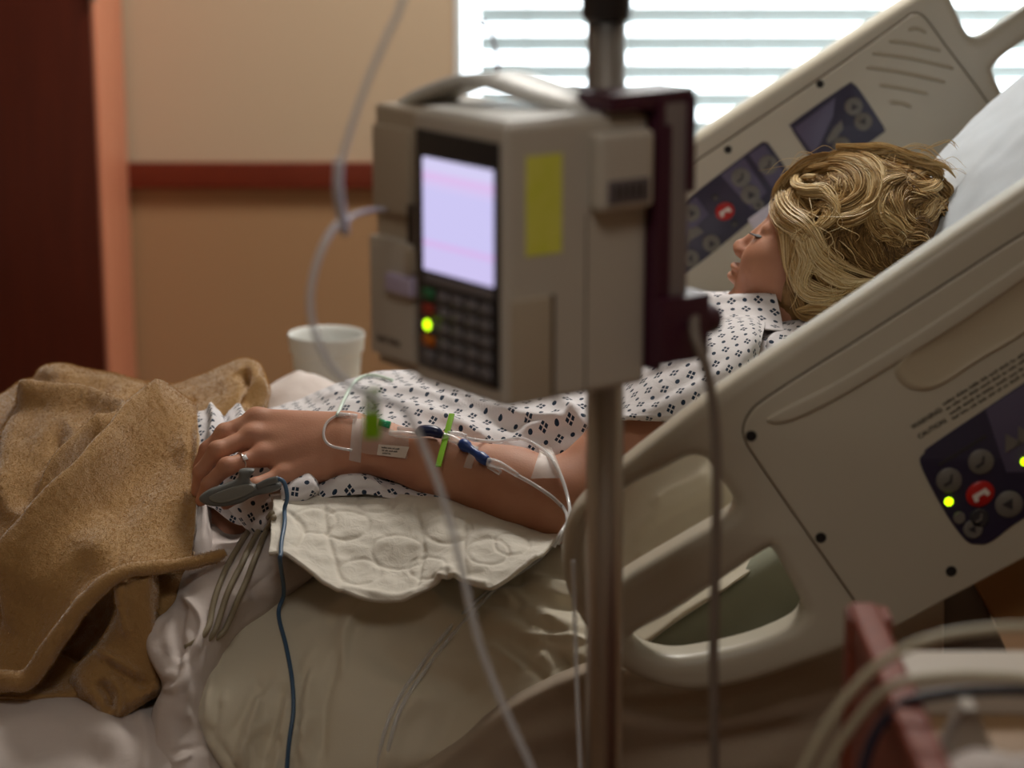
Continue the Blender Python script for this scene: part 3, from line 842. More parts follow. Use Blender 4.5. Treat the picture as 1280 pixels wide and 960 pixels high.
rt = tube('red_tube', [at(560, -90, 1.93), at(580, -5, 1.93), at(592, 22, 1.93), at(606, 28, 1.93), at(614, 45, 1.93), at(622, 70, 1.93), at(621, 108, 1.925)], 0.0016, mat('line_dark_red', (126, 36, 62), 0.4), n=50)
tag(rt, 'thin dark red line dropping behind the top of the pump', 'tube')
pc = tube('power_cord', [PE + PA * -0.0 + PB * 0.2015 + PZ * 0.062, at(868, 415, 1.86), at(884, 465, 1.85), at(894, 530, 1.85), at(896, 620, 1.85), at(894, 720, 1.85), at(892, 830, 1.85), at(893, 960, 1.85), at(893, 1200, 1.85), (0.155, 1.85, 0.2), (0.16, 1.82, 0.02), (0.25, 1.7, 0.006), (0.45, 1.6, 0.006)], 0.0045, M_cord, n=150)
tag(pc, 'grey-brown power cord hanging straight down beside the metal pole', 'cord')
dl = tube('drip_line', [at(716, 700, 2.1), at(719, 790, 2.08), at(722, 880, 2.06), at(727, 990, 2.05)], 0.0024, M_tube, n=40)
tag(dl, 'thin clear line hanging close to the left of the steel pole', 'tube')

# ------------------------------------------------------------------ bedding
def pj(X, Y, Z):
    d = np.array([X, Y, Z]) - CAM
    f = d[1] * math.cos(PITCH) - d[2] * math.sin(PITCH); v = d[1] * math.sin(PITCH) + d[2] * math.cos(PITCH)
    return (640 + FPX * d[0] / f, 480 - FPX * v / f, Y)

def fabric(name, rgb, var=None, rough=0.85, weave=900.0, bump=0.25, sheen=0.2, wrinkle=0.0, wscale=30.0):
    m = mat(name, rgb, rough, spec=0.2, sheen=sheen, var=var, vscale=6)
    nt = m.node_tree; N = nt.nodes; L = nt.links
    tc = N.new('ShaderNodeTexCoord')
    w = N.new('ShaderNodeTexNoise'); w.inputs['Scale'].default_value = weave; w.inputs['Detail'].default_value = 2
    L.new(tc.outputs['Object'], w.inputs['Vector'])
    b1 = N.new('ShaderNodeBump'); b1.inputs['Strength'].default_value = bump; b1.inputs['Distance'].default_value = 0.0012
    L.new(w.outputs['Fac'], b1.inputs['Height'])
    out = b1
    if wrinkle:
        w2 = N.new('ShaderNodeTexNoise'); w2.inputs['Scale'].default_value = wscale; w2.inputs['Detail'].default_value = 4; w2.inputs['Distortion'].default_value = 0.8
        L.new(tc.outputs['Object'], w2.inputs['Vector'])
        b2 = N.new('ShaderNodeBump'); b2.inputs['Strength'].default_value = wrinkle; b2.inputs['Distance'].default_value = 0.006
        L.new(w2.outputs['Fac'], b2.inputs['Height']); L.new(b1.outputs['Normal'], b2.inputs['Normal']); out = b2
    L.new(out.outputs['Normal'], N['Principled BSDF'].inputs['Normal'])
    return m
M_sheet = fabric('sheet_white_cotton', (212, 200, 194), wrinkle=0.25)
M_pillow = fabric('pillow_cream_satin', (216, 207, 186), rough=0.55, sheen=0.4, wrinkle=0.15, wscale=14)
M_pillowb = fabric('pillow_blue_white', (196, 204, 212), wrinkle=0.15, wscale=12)
M_pad = fabric('pad_white_quilted', (226, 220, 208), wrinkle=0.35, wscale=60)
M_fleece = fabric('blanket_tan_fleece', (182, 144, 92), var=(162, 124, 76), rough=0.98, weave=520, bump=0.8, sheen=0.8, wrinkle=0.22, wscale=90)
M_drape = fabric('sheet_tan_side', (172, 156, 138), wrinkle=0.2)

# bottom sheet over the mattress
rows = []
for Y, Z, dx in ((3.10, 0.640, 0), (2.95, 0.636, 0), (2.75, 0.636, 0), (2.55, 0.636, 0), (2.42, 0.640, 0), (2.34, 0.640, 0), (2.28, 0.628, 0), (2.246, 0.604, 0), (2.236, 0.56, 0), (2.234, 0.50, 0), (2.236, 0.44, 0)):
    rows.append([pj(x, Y, Z + (0.004 * math.sin(x * 9)) ) for x in (-1.5, -1.2, -0.9, -0.8, -0.7, -0.6, -0.52, -0.45, -0.40, -0.36)])
sh = cloth('bed_sheet', rows, 180, 150, M_sheet, strokes=[
    ([(-60, 872), (60, 880), (130, 905), (165, 950)], 16, 0.010), ([(-40, 915), (40, 905), (100, 912), (150, 940)], 14, 0.008),
    ([(0, 940), (80, 930), (140, 960)], 18, -0.006), ([(170, 880), (185, 930), (180, 980)], 10, 0.006)], nz=0.004, nscale=6, thick=0.0015)
tag(sh, 'white cotton bottom sheet on the mattress below the tan blanket', 'sheet')

# sheet on the side of the raised mattress, below the rail
rows = []
xs = (470, 560, 640, 740, 800, 880, 985, 1085, 1180)
tops = (985, 930, 872, 826, 824, 820, 778, 730, 690)
for k, (q, Yd) in enumerate(((0, 2.262), (14, 2.240), (45, 2.236), (90, 2.232), (140, 2.236), (200, 2.24), (280, 2.246))):
    rows.append([(x, t + q, Yd) for x, t in zip(xs, tops)])
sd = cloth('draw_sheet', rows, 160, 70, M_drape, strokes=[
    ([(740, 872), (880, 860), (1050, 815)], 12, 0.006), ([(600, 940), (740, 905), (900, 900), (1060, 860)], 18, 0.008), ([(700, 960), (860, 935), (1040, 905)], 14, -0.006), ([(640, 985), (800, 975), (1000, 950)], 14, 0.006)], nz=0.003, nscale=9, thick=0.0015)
tag(sd, 'brownish sheet hanging on the mattress side below the near rail', 'sheet')

# pillow behind the head
def pillow_mesh(name, c, eu, ev, en, hu, hv, hn, m, nu=70, nv=70, wr=0.004, sag=None):
    V = []; F = []
    us = np.linspace(-1, 1, nu); vs = np.linspace(-1, 1, nv)
    for s in (1, -1):
        for v in vs:
            for u in us:
                uu = math.copysign(abs(u) ** 0.85, u); vv = math.copysign(abs(v) ** 0.85, v)
                cu = 1 - 0.10 * vv * vv; cv = 1 - 0.10 * uu * uu
                t = max(0.0, (1 - abs(uu) ** 2.6)) ** 0.55 * max(0.0, (1 - abs(vv) ** 2.6)) ** 0.55
                p = c + eu * hu * uu * cu + ev * hv * vv * cv + en * hn * t * s
                if 0.02 < t:
                    q = Vector(p) * 9
                    p = p + en * s * wr * noise.fractal(q, 1.0, 2.0, 3) * 2
                V.append(p)
    K = nu * nv
    for s in range(2):
        for i in range(nv - 1):
            for j in range(nu - 1):
                a = s * K + i * nu + j; q = (a, a + 1, a + nu + 1, a + nu)
                F.append(q if s == 0 else q[::-1])
    o = meshobj(name, V, F, m)
    bm = bmesh.new(); bm.from_mesh(o.data); bmesh.ops.remove_doubles(bm, verts=bm.verts[:], dist=0.0006)
    bmesh.ops.recalc_face_normals(bm, faces=bm.faces[:]); bm.to_mesh(o.data); bm.free(); o.data.shade_smooth()
    return o
an = math.radians(50)
hp_ = pillow_mesh('pillow', at(1262, 292, 2.76), np.array([0, 1.0, 0]), np.array([math.cos(an), 0, math.sin(an)]), np.array([-math.sin(an), 0, math.cos(an)]), 0.31, 0.27, 0.105, M_pillowb)
tag(hp_, 'pale blue-white pillow behind the blonde head', 'pillow')

# pillow under the arm
Yr = (2.66, 2.50, 2.40, 2.32, 2.275, 2.262, 2.40)
prow = [
    [(340, 705), (330, 690), (400, 668), (470, 652), (560, 646), (660, 640), (740, 615), (800, 575), (860, 545), (940, 505), (980, 495)],
    [(330, 760), (285, 752), (360, 718), (450, 692), (560, 682), (660, 672), (740, 640), (800, 592), (860, 562), (940, 520), (985, 510)],
    [(320, 805), (252, 800), (345, 772), (450, 748), (560, 735), (660, 722), (740, 690), (800, 645), (860, 615), (940, 572), (985, 555)],
    [(315, 850), (241, 850), (335, 850), (450, 830), (560, 812), (660, 788), (740, 760), (800, 732), (860, 700), (940, 655), (985, 620)],
    [(320, 905), (248, 902), (340, 925), (450, 912), (560, 886), (660, 852), (740, 815), (800, 782), (860, 742), (940, 694), (985, 650)],
    [(340, 950), (282, 968), (355, 995), (450, 985), (560, 948), (645, 900), (740, 850), (800, 812), (860, 768), (940, 718), (985, 672)],
    [(360, 950), (330, 960), (380, 975), (450, 968), (560, 935), (640, 890), (740, 840), (800, 802), (860, 758), (940, 708), (985, 665)]]
dcol = (0.22, 0.05, 0.012, 0, 0, 0, 0.0, 0.01, 0.015, 0.03, 0.12)
near = {(0, 7): 2.52, (0, 8): 2.52, (0, 9): 2.52, (1, 6): 2.46, (1, 7): 2.42, (1, 8): 2.42, (1, 9): 2.44, (2, 7): 2.37, (2, 8): 2.37, (2, 9): 2.40}
rows = [[(x, y, near.get((k, j), Yr[k] + dcol[j])) for j, (x, y) in enumerate(r)] for k, r in enumerate(prow)]
st = [([(430, 850), (436, 790), (470, 755), (520, 745), (560, 762)], 14, 0.0114, 1),
      ([(400, 770), (470, 748), (540, 760), (600, 800)], 16, 0.0114), ([(455, 800), (500, 830), (560, 850), (610, 880)], 18, -0.0095),
      ([(600, 770), (650, 790), (700, 830)], 12, 0.0114), ([(620, 740), (680, 770), (735, 790)], 12, 0.0095), ([(650, 720), (700, 735), (750, 740)], 9, 0.0095),
      ([(640, 800), (690, 815), (730, 850)], 10, -0.0095), ([(560, 700), (600, 720), (680, 730)], 14, -0.0095),
      ([(300, 960), (312, 910), (330, 860)], 9, 0.0076), ([(325, 965), (338, 915), (352, 850)], 7, -0.0076), ([(380, 960), (382, 900), (392, 830)], 6, 0.0076),
      ([(400, 965), (405, 880), (430, 800)], 8, -0.0076), ([(270, 940), (262, 890), (272, 830)], 7, 0.0057), ([(255, 900), (285, 950), (300, 985)], 6, -0.0057),
      ([(810, 630), (850, 605), (890, 588)], 9, 0.0030), ([(800, 670), (850, 640), (905, 612)], 9, -0.0030), ([(790, 695), (830, 680), (900, 640)], 7, 0.0025),
      ([(540, 960), (570, 880), (640, 830)], 16, -0.0076), ([(480, 970), (500, 900), (540, 860)], 12, 0.0076)]
for k_ in range(26):      # fine pulls running out of the near corner and the seam
    x0 = rng.uniform(250, 420); y0 = rng.uniform(890, 985); a0 = math.radians(rng.uniform(55, 105)); l0 = rng.uniform(40, 120)
    st.append(([(x0, y0), (x0 + l0 * 0.5 * math.cos(a0) + rng.normal(0, 3), y0 - l0 * 0.5 * math.sin(a0)), (x0 + l0 * math.cos(a0) + rng.normal(0, 6), y0 - l0 * math.sin(a0))], rng.uniform(3, 6), rng.choice((-1, 1)) * rng.uniform(0.0015, 0.0032)))
for k_ in range(22):      # pulls by the rail
    x0 = rng.uniform(600, 720); y0 = rng.uniform(720, 830); a0 = math.radians(rng.uniform(-40, 5)); l0 = rng.uniform(50, 120)
    st.append(([(x0, y0), (x0 + l0 * 0.5 * math.cos(a0), y0 - l0 * 0.5 * math.sin(a0) + rng.normal(0, 4)), (x0 + l0 * math.cos(a0), y0 - l0 * math.sin(a0))], rng.uniform(4, 8), rng.choice((-1, 1)) * rng.uniform(0.002, 0.0042)))
ap = cloth('pillow', rows, 330, 220, M_pillow, strokes=st, nz=0.005, nscale=7, nz2=0.0008, nscale2=40, aniso=(1, 1, 0.6))
tag(ap, 'large cream pillow under the quilted pad in the foreground', 'pillow')

# rumpled sheet between blanket and pillow
rows = [
    [(238, 640, 2.60), (256, 640, 2.59), (290, 668, 2.56), (340, 648, 2.53), (400, 650, 2.55)],
    [(232, 692, 2.50), (258, 690, 2.49), (300, 690, 2.47), (345, 678, 2.46), (400, 690, 2.50)],
    [(222, 745, 2.43), (250, 735, 2.40), (295, 728, 2.40), (345, 715, 2.42), (395, 715, 2.46)],
    [(200, 778, 2.39), (232, 775, 2.36), (270, 775, 2.36), (310, 760, 2.40), (360, 750, 2.46)],
    [(187, 812, 2.37), (215, 815, 2.33), (250, 812, 2.33), (285, 800, 2.38), (330, 800, 2.48)],
    [(200, 858, 2.35), (222, 858, 2.30), (244, 862, 2.31), (275, 850, 2.38), (330, 850, 2.48)],
    [(189, 892, 2.34), (214, 900, 2.29), (245, 910, 2.31), (280, 900, 2.38), (330, 900, 2.48)],
    [(184, 940, 2.32), (215, 945, 2.27), (255, 950, 2.28), (290, 950, 2.34), (330, 950, 2.46)],
    [(180, 1000, 2.28), (220, 1000, 2.24), (265, 1000, 2.245), (300, 1000, 2.28), (330, 1000, 2.4)]]
st = [([(225, 745), (245, 765), (250, 790), (232, 830)], 8, 0.009, 1), ([(206, 765), (192, 800), (205, 835), (222, 850)], 7, 0.007),
      ([(202, 862), (225, 858), (232, 832), (222, 808)], 6, 0.006), ([(230, 745), (222, 790), (226, 830)], 7, -0.010),
      ([(210, 868), (205, 900), (200, 960)], 6, 0.006), ([(225, 880), (245, 920), (260, 960)], 8, 0.005), ([(210, 945), (230, 935), (250, 935)], 4, -0.004),
      ([(215, 955), (232, 948), (240, 942)], 3, 0.003), ([(330, 690), (300, 720), (285, 760)], 14, 0.006), ([(350, 700), (330, 725), (310, 745)], 9, -0.006)]
rs = cloth('top_sheet', rows, 90, 170, M_sheet, strokes=st, nz=0.004, nscale=14, nz2=0.001, nscale2=40, thick=0.0015)
tag(rs, 'crumpled white top sheet bunched between tan blanket and cream pillow', 'sheet')
rows = [[(240, 596, 2.62), (252, 598, 2.60), (264, 610, 2.59), (268, 620, 2.62)], [(238, 640, 2.57), (250, 642, 2.545), (262, 645, 2.55), (268, 648, 2.60)], [(236, 690, 2.50), (248, 692, 2.475), (262, 690, 2.485), (268, 690, 2.53)], [(230, 740, 2.45), (246, 738, 2.42), (258, 735, 2.43), (262, 735, 2.5)]]
cloth('fold', rows, 24, 50, M_sheet, rs, nz=0.003, nscale=18, strokes=[([(256, 600), (255, 690)], 4, 0.004)], thick=0.0015)
# sheet bunched beyond the patient
rows = [[(250, 560, 3.12), (320, 560, 3.12), (380, 560, 3.12), (450, 560, 3.12), (520, 560, 3.12)], [(250, 500, 3.06), (320, 490, 3.06), (378, 468, 3.06), (440, 492, 3.06), (520, 520, 3.06)], [(250, 520, 2.99), (325, 502, 2.99), (378, 494, 2.99), (440, 512, 2.99), (520, 540, 2.99)], [(250, 600, 2.93), (330, 580, 2.93), (380, 560, 2.93), (440, 560, 2.93), (520, 580, 2.93)]]
fs = cloth('folded_sheet', rows, 60, 50, M_sheet, nz=0.006, nscale=14, thick=0.0015, strokes=[([(330, 500), (360, 480), (380, 460)], 8, 0.006)])
tag(fs, 'cream sheet bunched beyond the hip next to the foam cup', 'sheet')

# quilted pad under the arm
rows = [
    [(325, 600, 2.585), (400, 600, 2.57), (470, 603, 2.56), (530, 608, 2.56), (580, 615, 2.55), (630, 630, 2.53), (670, 648, 2.51), (705, 664, 2.50)],
    [(341, 623, 2.47), (405, 622, 2.47), (470, 624, 2.465), (530, 628, 2.455), (580, 638, 2.44), (630, 653, 2.43), (668, 666, 2.42), (695, 671, 2.41)],
    [(339, 652, 2.42), (398, 657, 2.42), (462, 665, 2.41), (530, 668, 2.40), (585, 672, 2.39), (625, 677, 2.38), (657, 682, 2.375), (686, 681, 2.37)],
    [(338, 676, 2.385), (385, 684, 2.385), (446, 704, 2.37), (512, 712, 2.36), (565, 702, 2.35), (612, 704, 2.345), (645, 700, 2.345), (678, 688, 2.35)],
    [(336, 692, 2.365), (366, 695, 2.36), (428, 740, 2.325), (500, 751, 2.315), (558, 727, 2.325), (607, 735, 2.31), (634, 722, 2.32), (670, 692, 2.34)]]
st = []
for cx, cy, r in ((432, 655, 30), (498, 690, 34), (560, 660, 30), (610, 690, 26), (395, 650, 26), (470, 625, 24), (535, 710, 24), (450, 715, 26), (640, 680, 22)):
    st.append(([(cx + r * math.cos(a), cy + 0.62 * r * math.sin(a)) for a in np.linspace(0, 2 * math.pi, 15)], 2.2, -0.0015, 2))
st += [([(345, 628), (380, 660), (370, 690)], 3, -0.003), ([(405, 625), (410, 670), (430, 735)], 3, -0.003), ([(520, 630), (528, 680), (520, 745)], 3, -0.003), ([(585, 645), (580, 690), (585, 725)], 3, -0.003),
       ([(430, 736), (500, 746), (556, 724), (606, 730)], 4, 0.003, 2), ([(545, 728), (560, 715), (575, 728)], 8, 0.008)]
pad = cloth('quilted_pad', rows, 230, 110, M_pad, strokes=st, nz=0.0042, nscale=17, nz2=0.0016, nscale2=62, thick=0.005, aniso=(0.8, 1, 1.2))
tag(pad, 'white quilted pad with a curved hem lying under the forearm', 'pad')

# tan fleece blanket over the raised legs
bk = thing('blanket', 'tan fleece blanket draped in heavy folds over the legs', 'blanket', at(120, 860, 2.45))
rows = [
    [(-160, 600, 3.06), (-60, 590, 3.06), (0, 575, 3.05), (60, 560, 3.05), (120, 560, 3.05), (180, 560, 3.0), (247, 560, 2.9)],
    [(-160, 530, 2.92), (-60, 515, 2.9), (0, 496, 2.9), (60, 459, 2.88), (120, 463, 2.88), (180, 480, 2.86), (247, 505, 2.80)],
    [(-160, 560, 2.78), (-60, 545, 2.76), (0, 528, 2.75), (60, 500, 2.74), (120, 500, 2.74), (180, 507, 2.73), (247, 508, 2.70)],
    [(-160, 625, 2.62), (-60, 605, 2.62), (0, 598, 2.61), (60, 570, 2.60), (120, 560, 2.61), (180, 552, 2.61), (247, 545, 2.60)],
    [(-160, 700, 2.52), (-60, 690, 2.52), (0, 680, 2.51), (60, 640, 2.50), (120, 620, 2.51), (180, 612, 2.52), (246, 608, 2.53)],
    [(-160, 775, 2.44), (-60, 770, 2.44), (0, 765, 2.42), (55, 720, 2.42), (115, 685, 2.43), (178, 668, 2.45), (242, 660, 2.47)],
    [(-160, 835, 2.39), (-60, 838, 2.38), (0, 842, 2.36), (38, 838, 2.36), (100, 757, 2.37), (165, 712, 2.39), (240, 703, 2.42)]]
st = [([(27, 512), (54, 500), (108, 502), (150, 517), (168, 533)], 11, 0.0216, -1),
      ([(246, 507), (206, 521), (163, 554), (125, 597), (70, 657), (33, 722), (8, 792)], 17, 0.050, 1),
      ([(165, 523), (108, 554), (65, 603), (33, 673), (8, 745)], 14, 0.032, 1),
      ([(150, 545), (95, 590), (55, 640), (25, 700)], 13, -0.040),
      ([(60, 480), (30, 520), (10, 580), (5, 650)], 14, 0.0135), ([(85, 530), (45, 580), (20, 640)], 12, -0.0162),
      ([(170, 520), (195, 508), (225, 503)], 9, 0.0162), ([(160, 500), (200, 497), (240, 497)], 7, -0.0162),
      ([(240, 520), (238, 600), (234, 690)], 5, -0.0041), ([(150, 690), (90, 690), (40, 760)], 22, 0.0108),
      ([(236, 560), (180, 600), (130, 660)], 26, -0.0081), ([(20, 470), (60, 470), (110, 478), (150, 490)], 7, -0.0081)]
main = cloth('cover', rows, 230, 260, M_fleece, bk, strokes=st, nz=0.004, nscale=12, nz2=0.0006, nscale2=190, thick=0.006)
# rolled hem along the lower edge
hem = [(282, 690, 2.425), (262, 698, 2.42), (233, 705, 2.408), (184, 710, 2.388), (146, 719, 2.37), (108, 751, 2.358), (70, 800, 2.35), (38, 845, 2.345), (10, 852, 2.345), (-40, 845, 2.36), (-120, 838, 2.38)]
r = np.interp(np.linspace(0, 1, 90), [0, 0.06, 0.3, 0.5, 0.75, 1], [0.004, 0.0075, 0.0075, 0.010, 0.012, 0.012])
P = crv([at(*h) for h in hem], 90)
V, F = tube_geo(P, r, 14)
V = [np.array(v) + np.array(noise.noise_vector(Vector(v) * 60)) * 0.0018 for v in V]
meshobj('hem', V, F, M_fleece, bk)
# roll of blanket over the far knee
rows = [
    [(110, 560, 3.02), (180, 560, 3.0), (217, 560, 3.0), (260, 560, 3.0), (303, 560, 3.0), (325, 555, 2.98), (336, 545, 2.94)],
    [(110, 478, 2.92), (180, 480, 2.90), (217, 481, 2.90), (260, 468, 2.89), (303, 452, 2.88), (326, 460, 2.87), (335, 490, 2.87)],
    [(110, 495, 2.83), (180, 500, 2.82), (217, 500, 2.82), (260, 490, 2.81), (300, 475, 2.80), (320, 476, 2.80), (333, 495, 2.82)],
    [(110, 522, 2.77), (180, 525, 2.76), (217, 525, 2.755), (260, 518, 2.75), (298, 510, 2.76), (316, 512, 2.78), (330, 515, 2.82)],
    [(110, 560, 2.74), (180, 560, 2.73), (217, 560, 2.73), (260, 560, 2.73), (298, 560, 2.76), (316, 560, 2.79), (330, 555, 2.84)]]
cloth('knee_roll', rows, 100, 80, M_fleece, bk, strokes=[([(300, 462), (312, 480), (308, 512)], 7, -0.018), ([(200, 505), (250, 492), (295, 470)], 9, 0.006), ([(320, 468), (328, 490), (322, 512)], 5, 0.008)], nz=0.003, nscale=18, nz2=0.0006, nscale2=190, thick=0.006)
# folds hanging under the hem
rows = [
    [(-120, 780, 2.55), (0, 780, 2.54), (60, 760, 2.54), (110, 735, 2.53), (160, 700, 2.52), (205, 690, 2.50), (243, 690, 2.48)],
    [(-120, 830, 2.47), (0, 825, 2.46), (60, 800, 2.47), (110, 780, 2.47), (160, 745, 2.45), (205, 735, 2.44), (238, 735, 2.45)],
    [(-120, 858, 2.40), (0, 858, 2.39), (60, 850, 2.40), (110, 830, 2.41), (160, 800, 2.40), (200, 790, 2.40), (218, 780, 2.42)],
    [(-120, 872, 2.38), (0, 873, 2.36), (60, 872, 2.36), (110, 868, 2.37), (160, 860, 2.37), (198, 850, 2.37), (205, 830, 2.40)],
    [(-120, 880, 2.42), (0, 880, 2.42), (60, 880, 2.42), (110, 878, 2.42), (160, 872, 2.42), (196, 862, 2.42), (204, 850, 2.44)]]
cloth('under_fold', rows, 120, 90, M_fleece, bk, strokes=[([(60, 830), (100, 835), (120, 870)], 9, 0.012), ([(40, 810), (85, 790), (110, 760)], 12, -0.015), ([(110, 845), (95, 820), (70, 815)], 8, -0.012)], nz=0.004, nscale=16, nz2=0.0006, nscale2=190, thick=0.006)
rows = [
    [(137, 715, 2.425), (142, 712, 2.405), (168, 712, 2.40), (190, 708, 2.40), (196, 708, 2.43)],
    [(140, 730, 2.42), (146, 727, 2.382), (168, 733, 2.378), (188, 725, 2.385), (196, 725, 2.42)],
    [(142, 765, 2.41), (148, 765, 2.372), (170, 765, 2.37), (190, 762, 2.38), (198, 762, 2.42)],
    [(120, 808, 2.40), (130, 806, 2.372), (160, 812, 2.36), (194, 812, 2.37), (202, 812, 2.41)],
    [(88, 845, 2.39), (102, 838, 2.36), (145, 855, 2.34), (196, 848, 2.355), (204, 848, 2.39)],
    [(92, 872, 2.38), (108, 868, 2.345), (138, 886, 2.325), (196, 862, 2.35), (204, 862, 2.39)],
    [(98, 882, 2.40), (112, 886, 2.36), (137, 906, 2.335), (192, 872, 2.36), (202, 870, 2.40)]]
cloth('corner_fold', rows, 80, 120, M_fleece, bk, strokes=[([(120, 850), (134, 868), (136, 895)], 6, -0.014), ([(138, 846), (150, 868), (146, 900)], 5, 0.006), ([(150, 725), (153, 760), (160, 800)], 6, 0.006), ([(120, 812), (145, 826), (180, 850)], 7, 0.008), ([(130, 828), (160, 845), (190, 858)], 6, -0.007)], nz=0.003, nscale=18, nz2=0.0006, nscale2=190, thick=0.006)

# the fleece's pile: short fibres standing off every piece of the blanket
def pile(parent, n, length, m):
    V = []; F = []
    src = [c for c in parent.children if c.type == 'MESH']
    for o in src:
        me = o.data; co = np.array([v.co for v in me.vertices]); no = np.array([v.normal for v in me.vertices])
        fs = np.array([p.vertices[:4] for p in me.polygons if len(p.vertices) == 4])
        A = np.linalg.norm(np.cross(co[fs[:, 1]] - co[fs[:, 0]], co[fs[:, 3]] - co[fs[:, 0]]), axis=1)
        k = int(n * A.sum() / 0.35)
        pick = rng.choice(len(fs), k, p=A / A.sum()); w = rng.dirichlet((1, 1, 1, 1), k)
        P = np.einsum('ij,ijk->ik', w, co[fs[pick]]); N_ = no[fs[pick, 0]]
        d = N_ * rng.uniform(0.35, 1.0, (k, 1)) + rng.normal(0, 0.6, (k, 3)); d /= np.linalg.norm(d, axis=1)[:, None]
        L_ = length * rng.uniform(0.4, 1.2, (k, 1)); sd = np.cross(d, rng.normal(0, 1, (k, 3))); sd /= np.linalg.norm(sd, axis=1)[:, None] + 1e-9
        b0 = len(V) * 0 + sum(len(q) for q in V)
        V.append(np.stack([P + sd * 0.00022, P - sd * 0.00022, P + d * L_], 1).reshape(-1, 3))
        F.append(np.arange(k * 3).reshape(-1, 3) + b0)
    Vv = np.concatenate(V); Ff = np.concatenate(F)
    o = meshobj('pile', [], [], m, parent); me = o.data
    me.vertices.add(len(Vv)); me.vertices.foreach_set('co', Vv.astype(np.float32).ravel())
    me.loops.add(Ff.size); me.polygons.add(len(Ff)); me.loops.foreach_set('vertex_index', Ff.astype(np.int32).ravel())
    me.polygons.foreach_set('loop_start', np.arange(0, Ff.size, 3, dtype=np.int32)); me.polygons.foreach_set('loop_total', np.full(len(Ff), 3, dtype=np.int32))
    me.update(calc_edges=True); o['kind'] = 'stuff'
    return o
pile(bk, 170000, 0.0032, mat('fleece_fibre', (198, 158, 104), 0.9, var=(176, 136, 84), vscale=10, spec=0.1))

# ------------------------------------------------------------------ the patient: one continuous body
H23 = math.radians(30); PHI = math.radians(22); HS = 1.08
HU = np.array([math.sin(H23), 0, math.cos(H23)]); HF0 = np.array([-math.cos(H23), 0, math.sin(H23)])
HF = math.cos(PHI) * HF0 + math.sin(PHI) * np.array([0, 1.0, 0]); HL = np.cross(HU, HF)
HC = at(1037, 334, 2.72)
def hd(f, l, u): return HC + (HF * f + HL * l + HU * u) * HS
HR = np.stack([HF, HL, HU], 0)

PR = []    # (kind, data, k)
def cap(a, ra, b, rb, k=0.012): PR.append(('c', np.asarray(a, float), ra, np.asarray(b, float), rb, k))
def ell(c, r, k=0.012, R=None): PR.append(('e', np.asarray(c, float), np.asarray(r, float), R, k))
def chain(pts, rs, k=0.012):
    for i in range(len(pts) - 1): cap(pts[i], rs[i], pts[i + 1], rs[i + 1], k if i == 0 else max(k, 0.004))
# trunk
ell((-0.26, 2.75, 0.765), (0.17, 0.165, 0.098), 0.03)
ell((-0.08, 2.76, 0.795), (0.20, 0.155, 0.095), 0.05)
ell((0.13, 2.77, 0.86), (0.20, 0.155, 0.092), 0.05)
cap((0.20, 2.62, 0.89), 0.044, (0.20, 2.94, 0.89), 0.044, 0.04)
# thighs and far upper arm under gown and blanket
cap((-0.27, 2.65, 0.745), 0.088, (-0.44, 2.62, 0.75), 0.078, 0.03)
cap((-0.27, 2.86, 0.745), 0.088, (-0.48, 2.86, 0.77), 0.075, 0.03)
cap((0.20, 2.95, 0.90), 0.048, (0.02, 3.0, 0.77), 0.04, 0.03)
cap((0.02, 3.0, 0.77), 0.038, (-0.2, 2.97, 0.74), 0.03, 0.02)
# near arm
SHO = at(905, 470, 2.575); ELB = at(704, 628, 2.455); WRI = at(440, 554, 2.525)
cap(SHO, 0.049, SHO * 0.45 + ELB * 0.55 + np.array([0, 0, -0.004]), 0.050, 0.03)
cap(SHO * 0.45 + ELB * 0.55, 0.050, ELB, 0.041, 0.02)
cap(ELB, 0.042, at(640, 610, 2.475), 0.0425, 0.02)
cap(at(640, 610, 2.475), 0.0425, at(540, 578, 2.50), 0.035, 0.02)
cap(at(540, 578, 2.50), 0.035, at(470, 560, 2.52), 0.0295, 0.012)
cap(at(470, 558, 2.522), 0.0295, WRI, 0.0275, 0.012)
cap(at(445, 543, 2.535), 0.024, at(440, 568, 2.515), 0.022, 0.012)
# palm
MI = at(320, 524, 2.548); MM = at(314, 546, 2.527); MR = at(326, 570, 2.508); MP = at(352, 594, 2.492)
cap(at(425, 540, 2.537), 0.023, MI, 0.0125, 0.014)
cap(at(425, 552, 2.527), 0.024, MM, 0.0125, 0.014)
cap(at(425, 562, 2.517), 0.022, MR, 0.0115, 0.014)
cap(at(425, 574, 2.508), 0.018, MP, 0.0105, 0.014)
cap(at(385, 552, 2.53) + np.array([0, 0.006, -0.010]), 0.022, at(345, 560, 2.535) + np.array([0, 0.004, -0.012]), 0.016, 0.012)
cap(at(405, 585, 2.50), 0.014, at(368, 597, 2.495), 0.012, 0.010)
# knuckles
for q, rr in ((MI, 0.0128), (MM, 0.0132), (MR, 0.012), (MP, 0.011)):
    ell(q + np.array([0.002, -0.001, 0.001]), (rr, rr, rr * 0.95), 0.008)
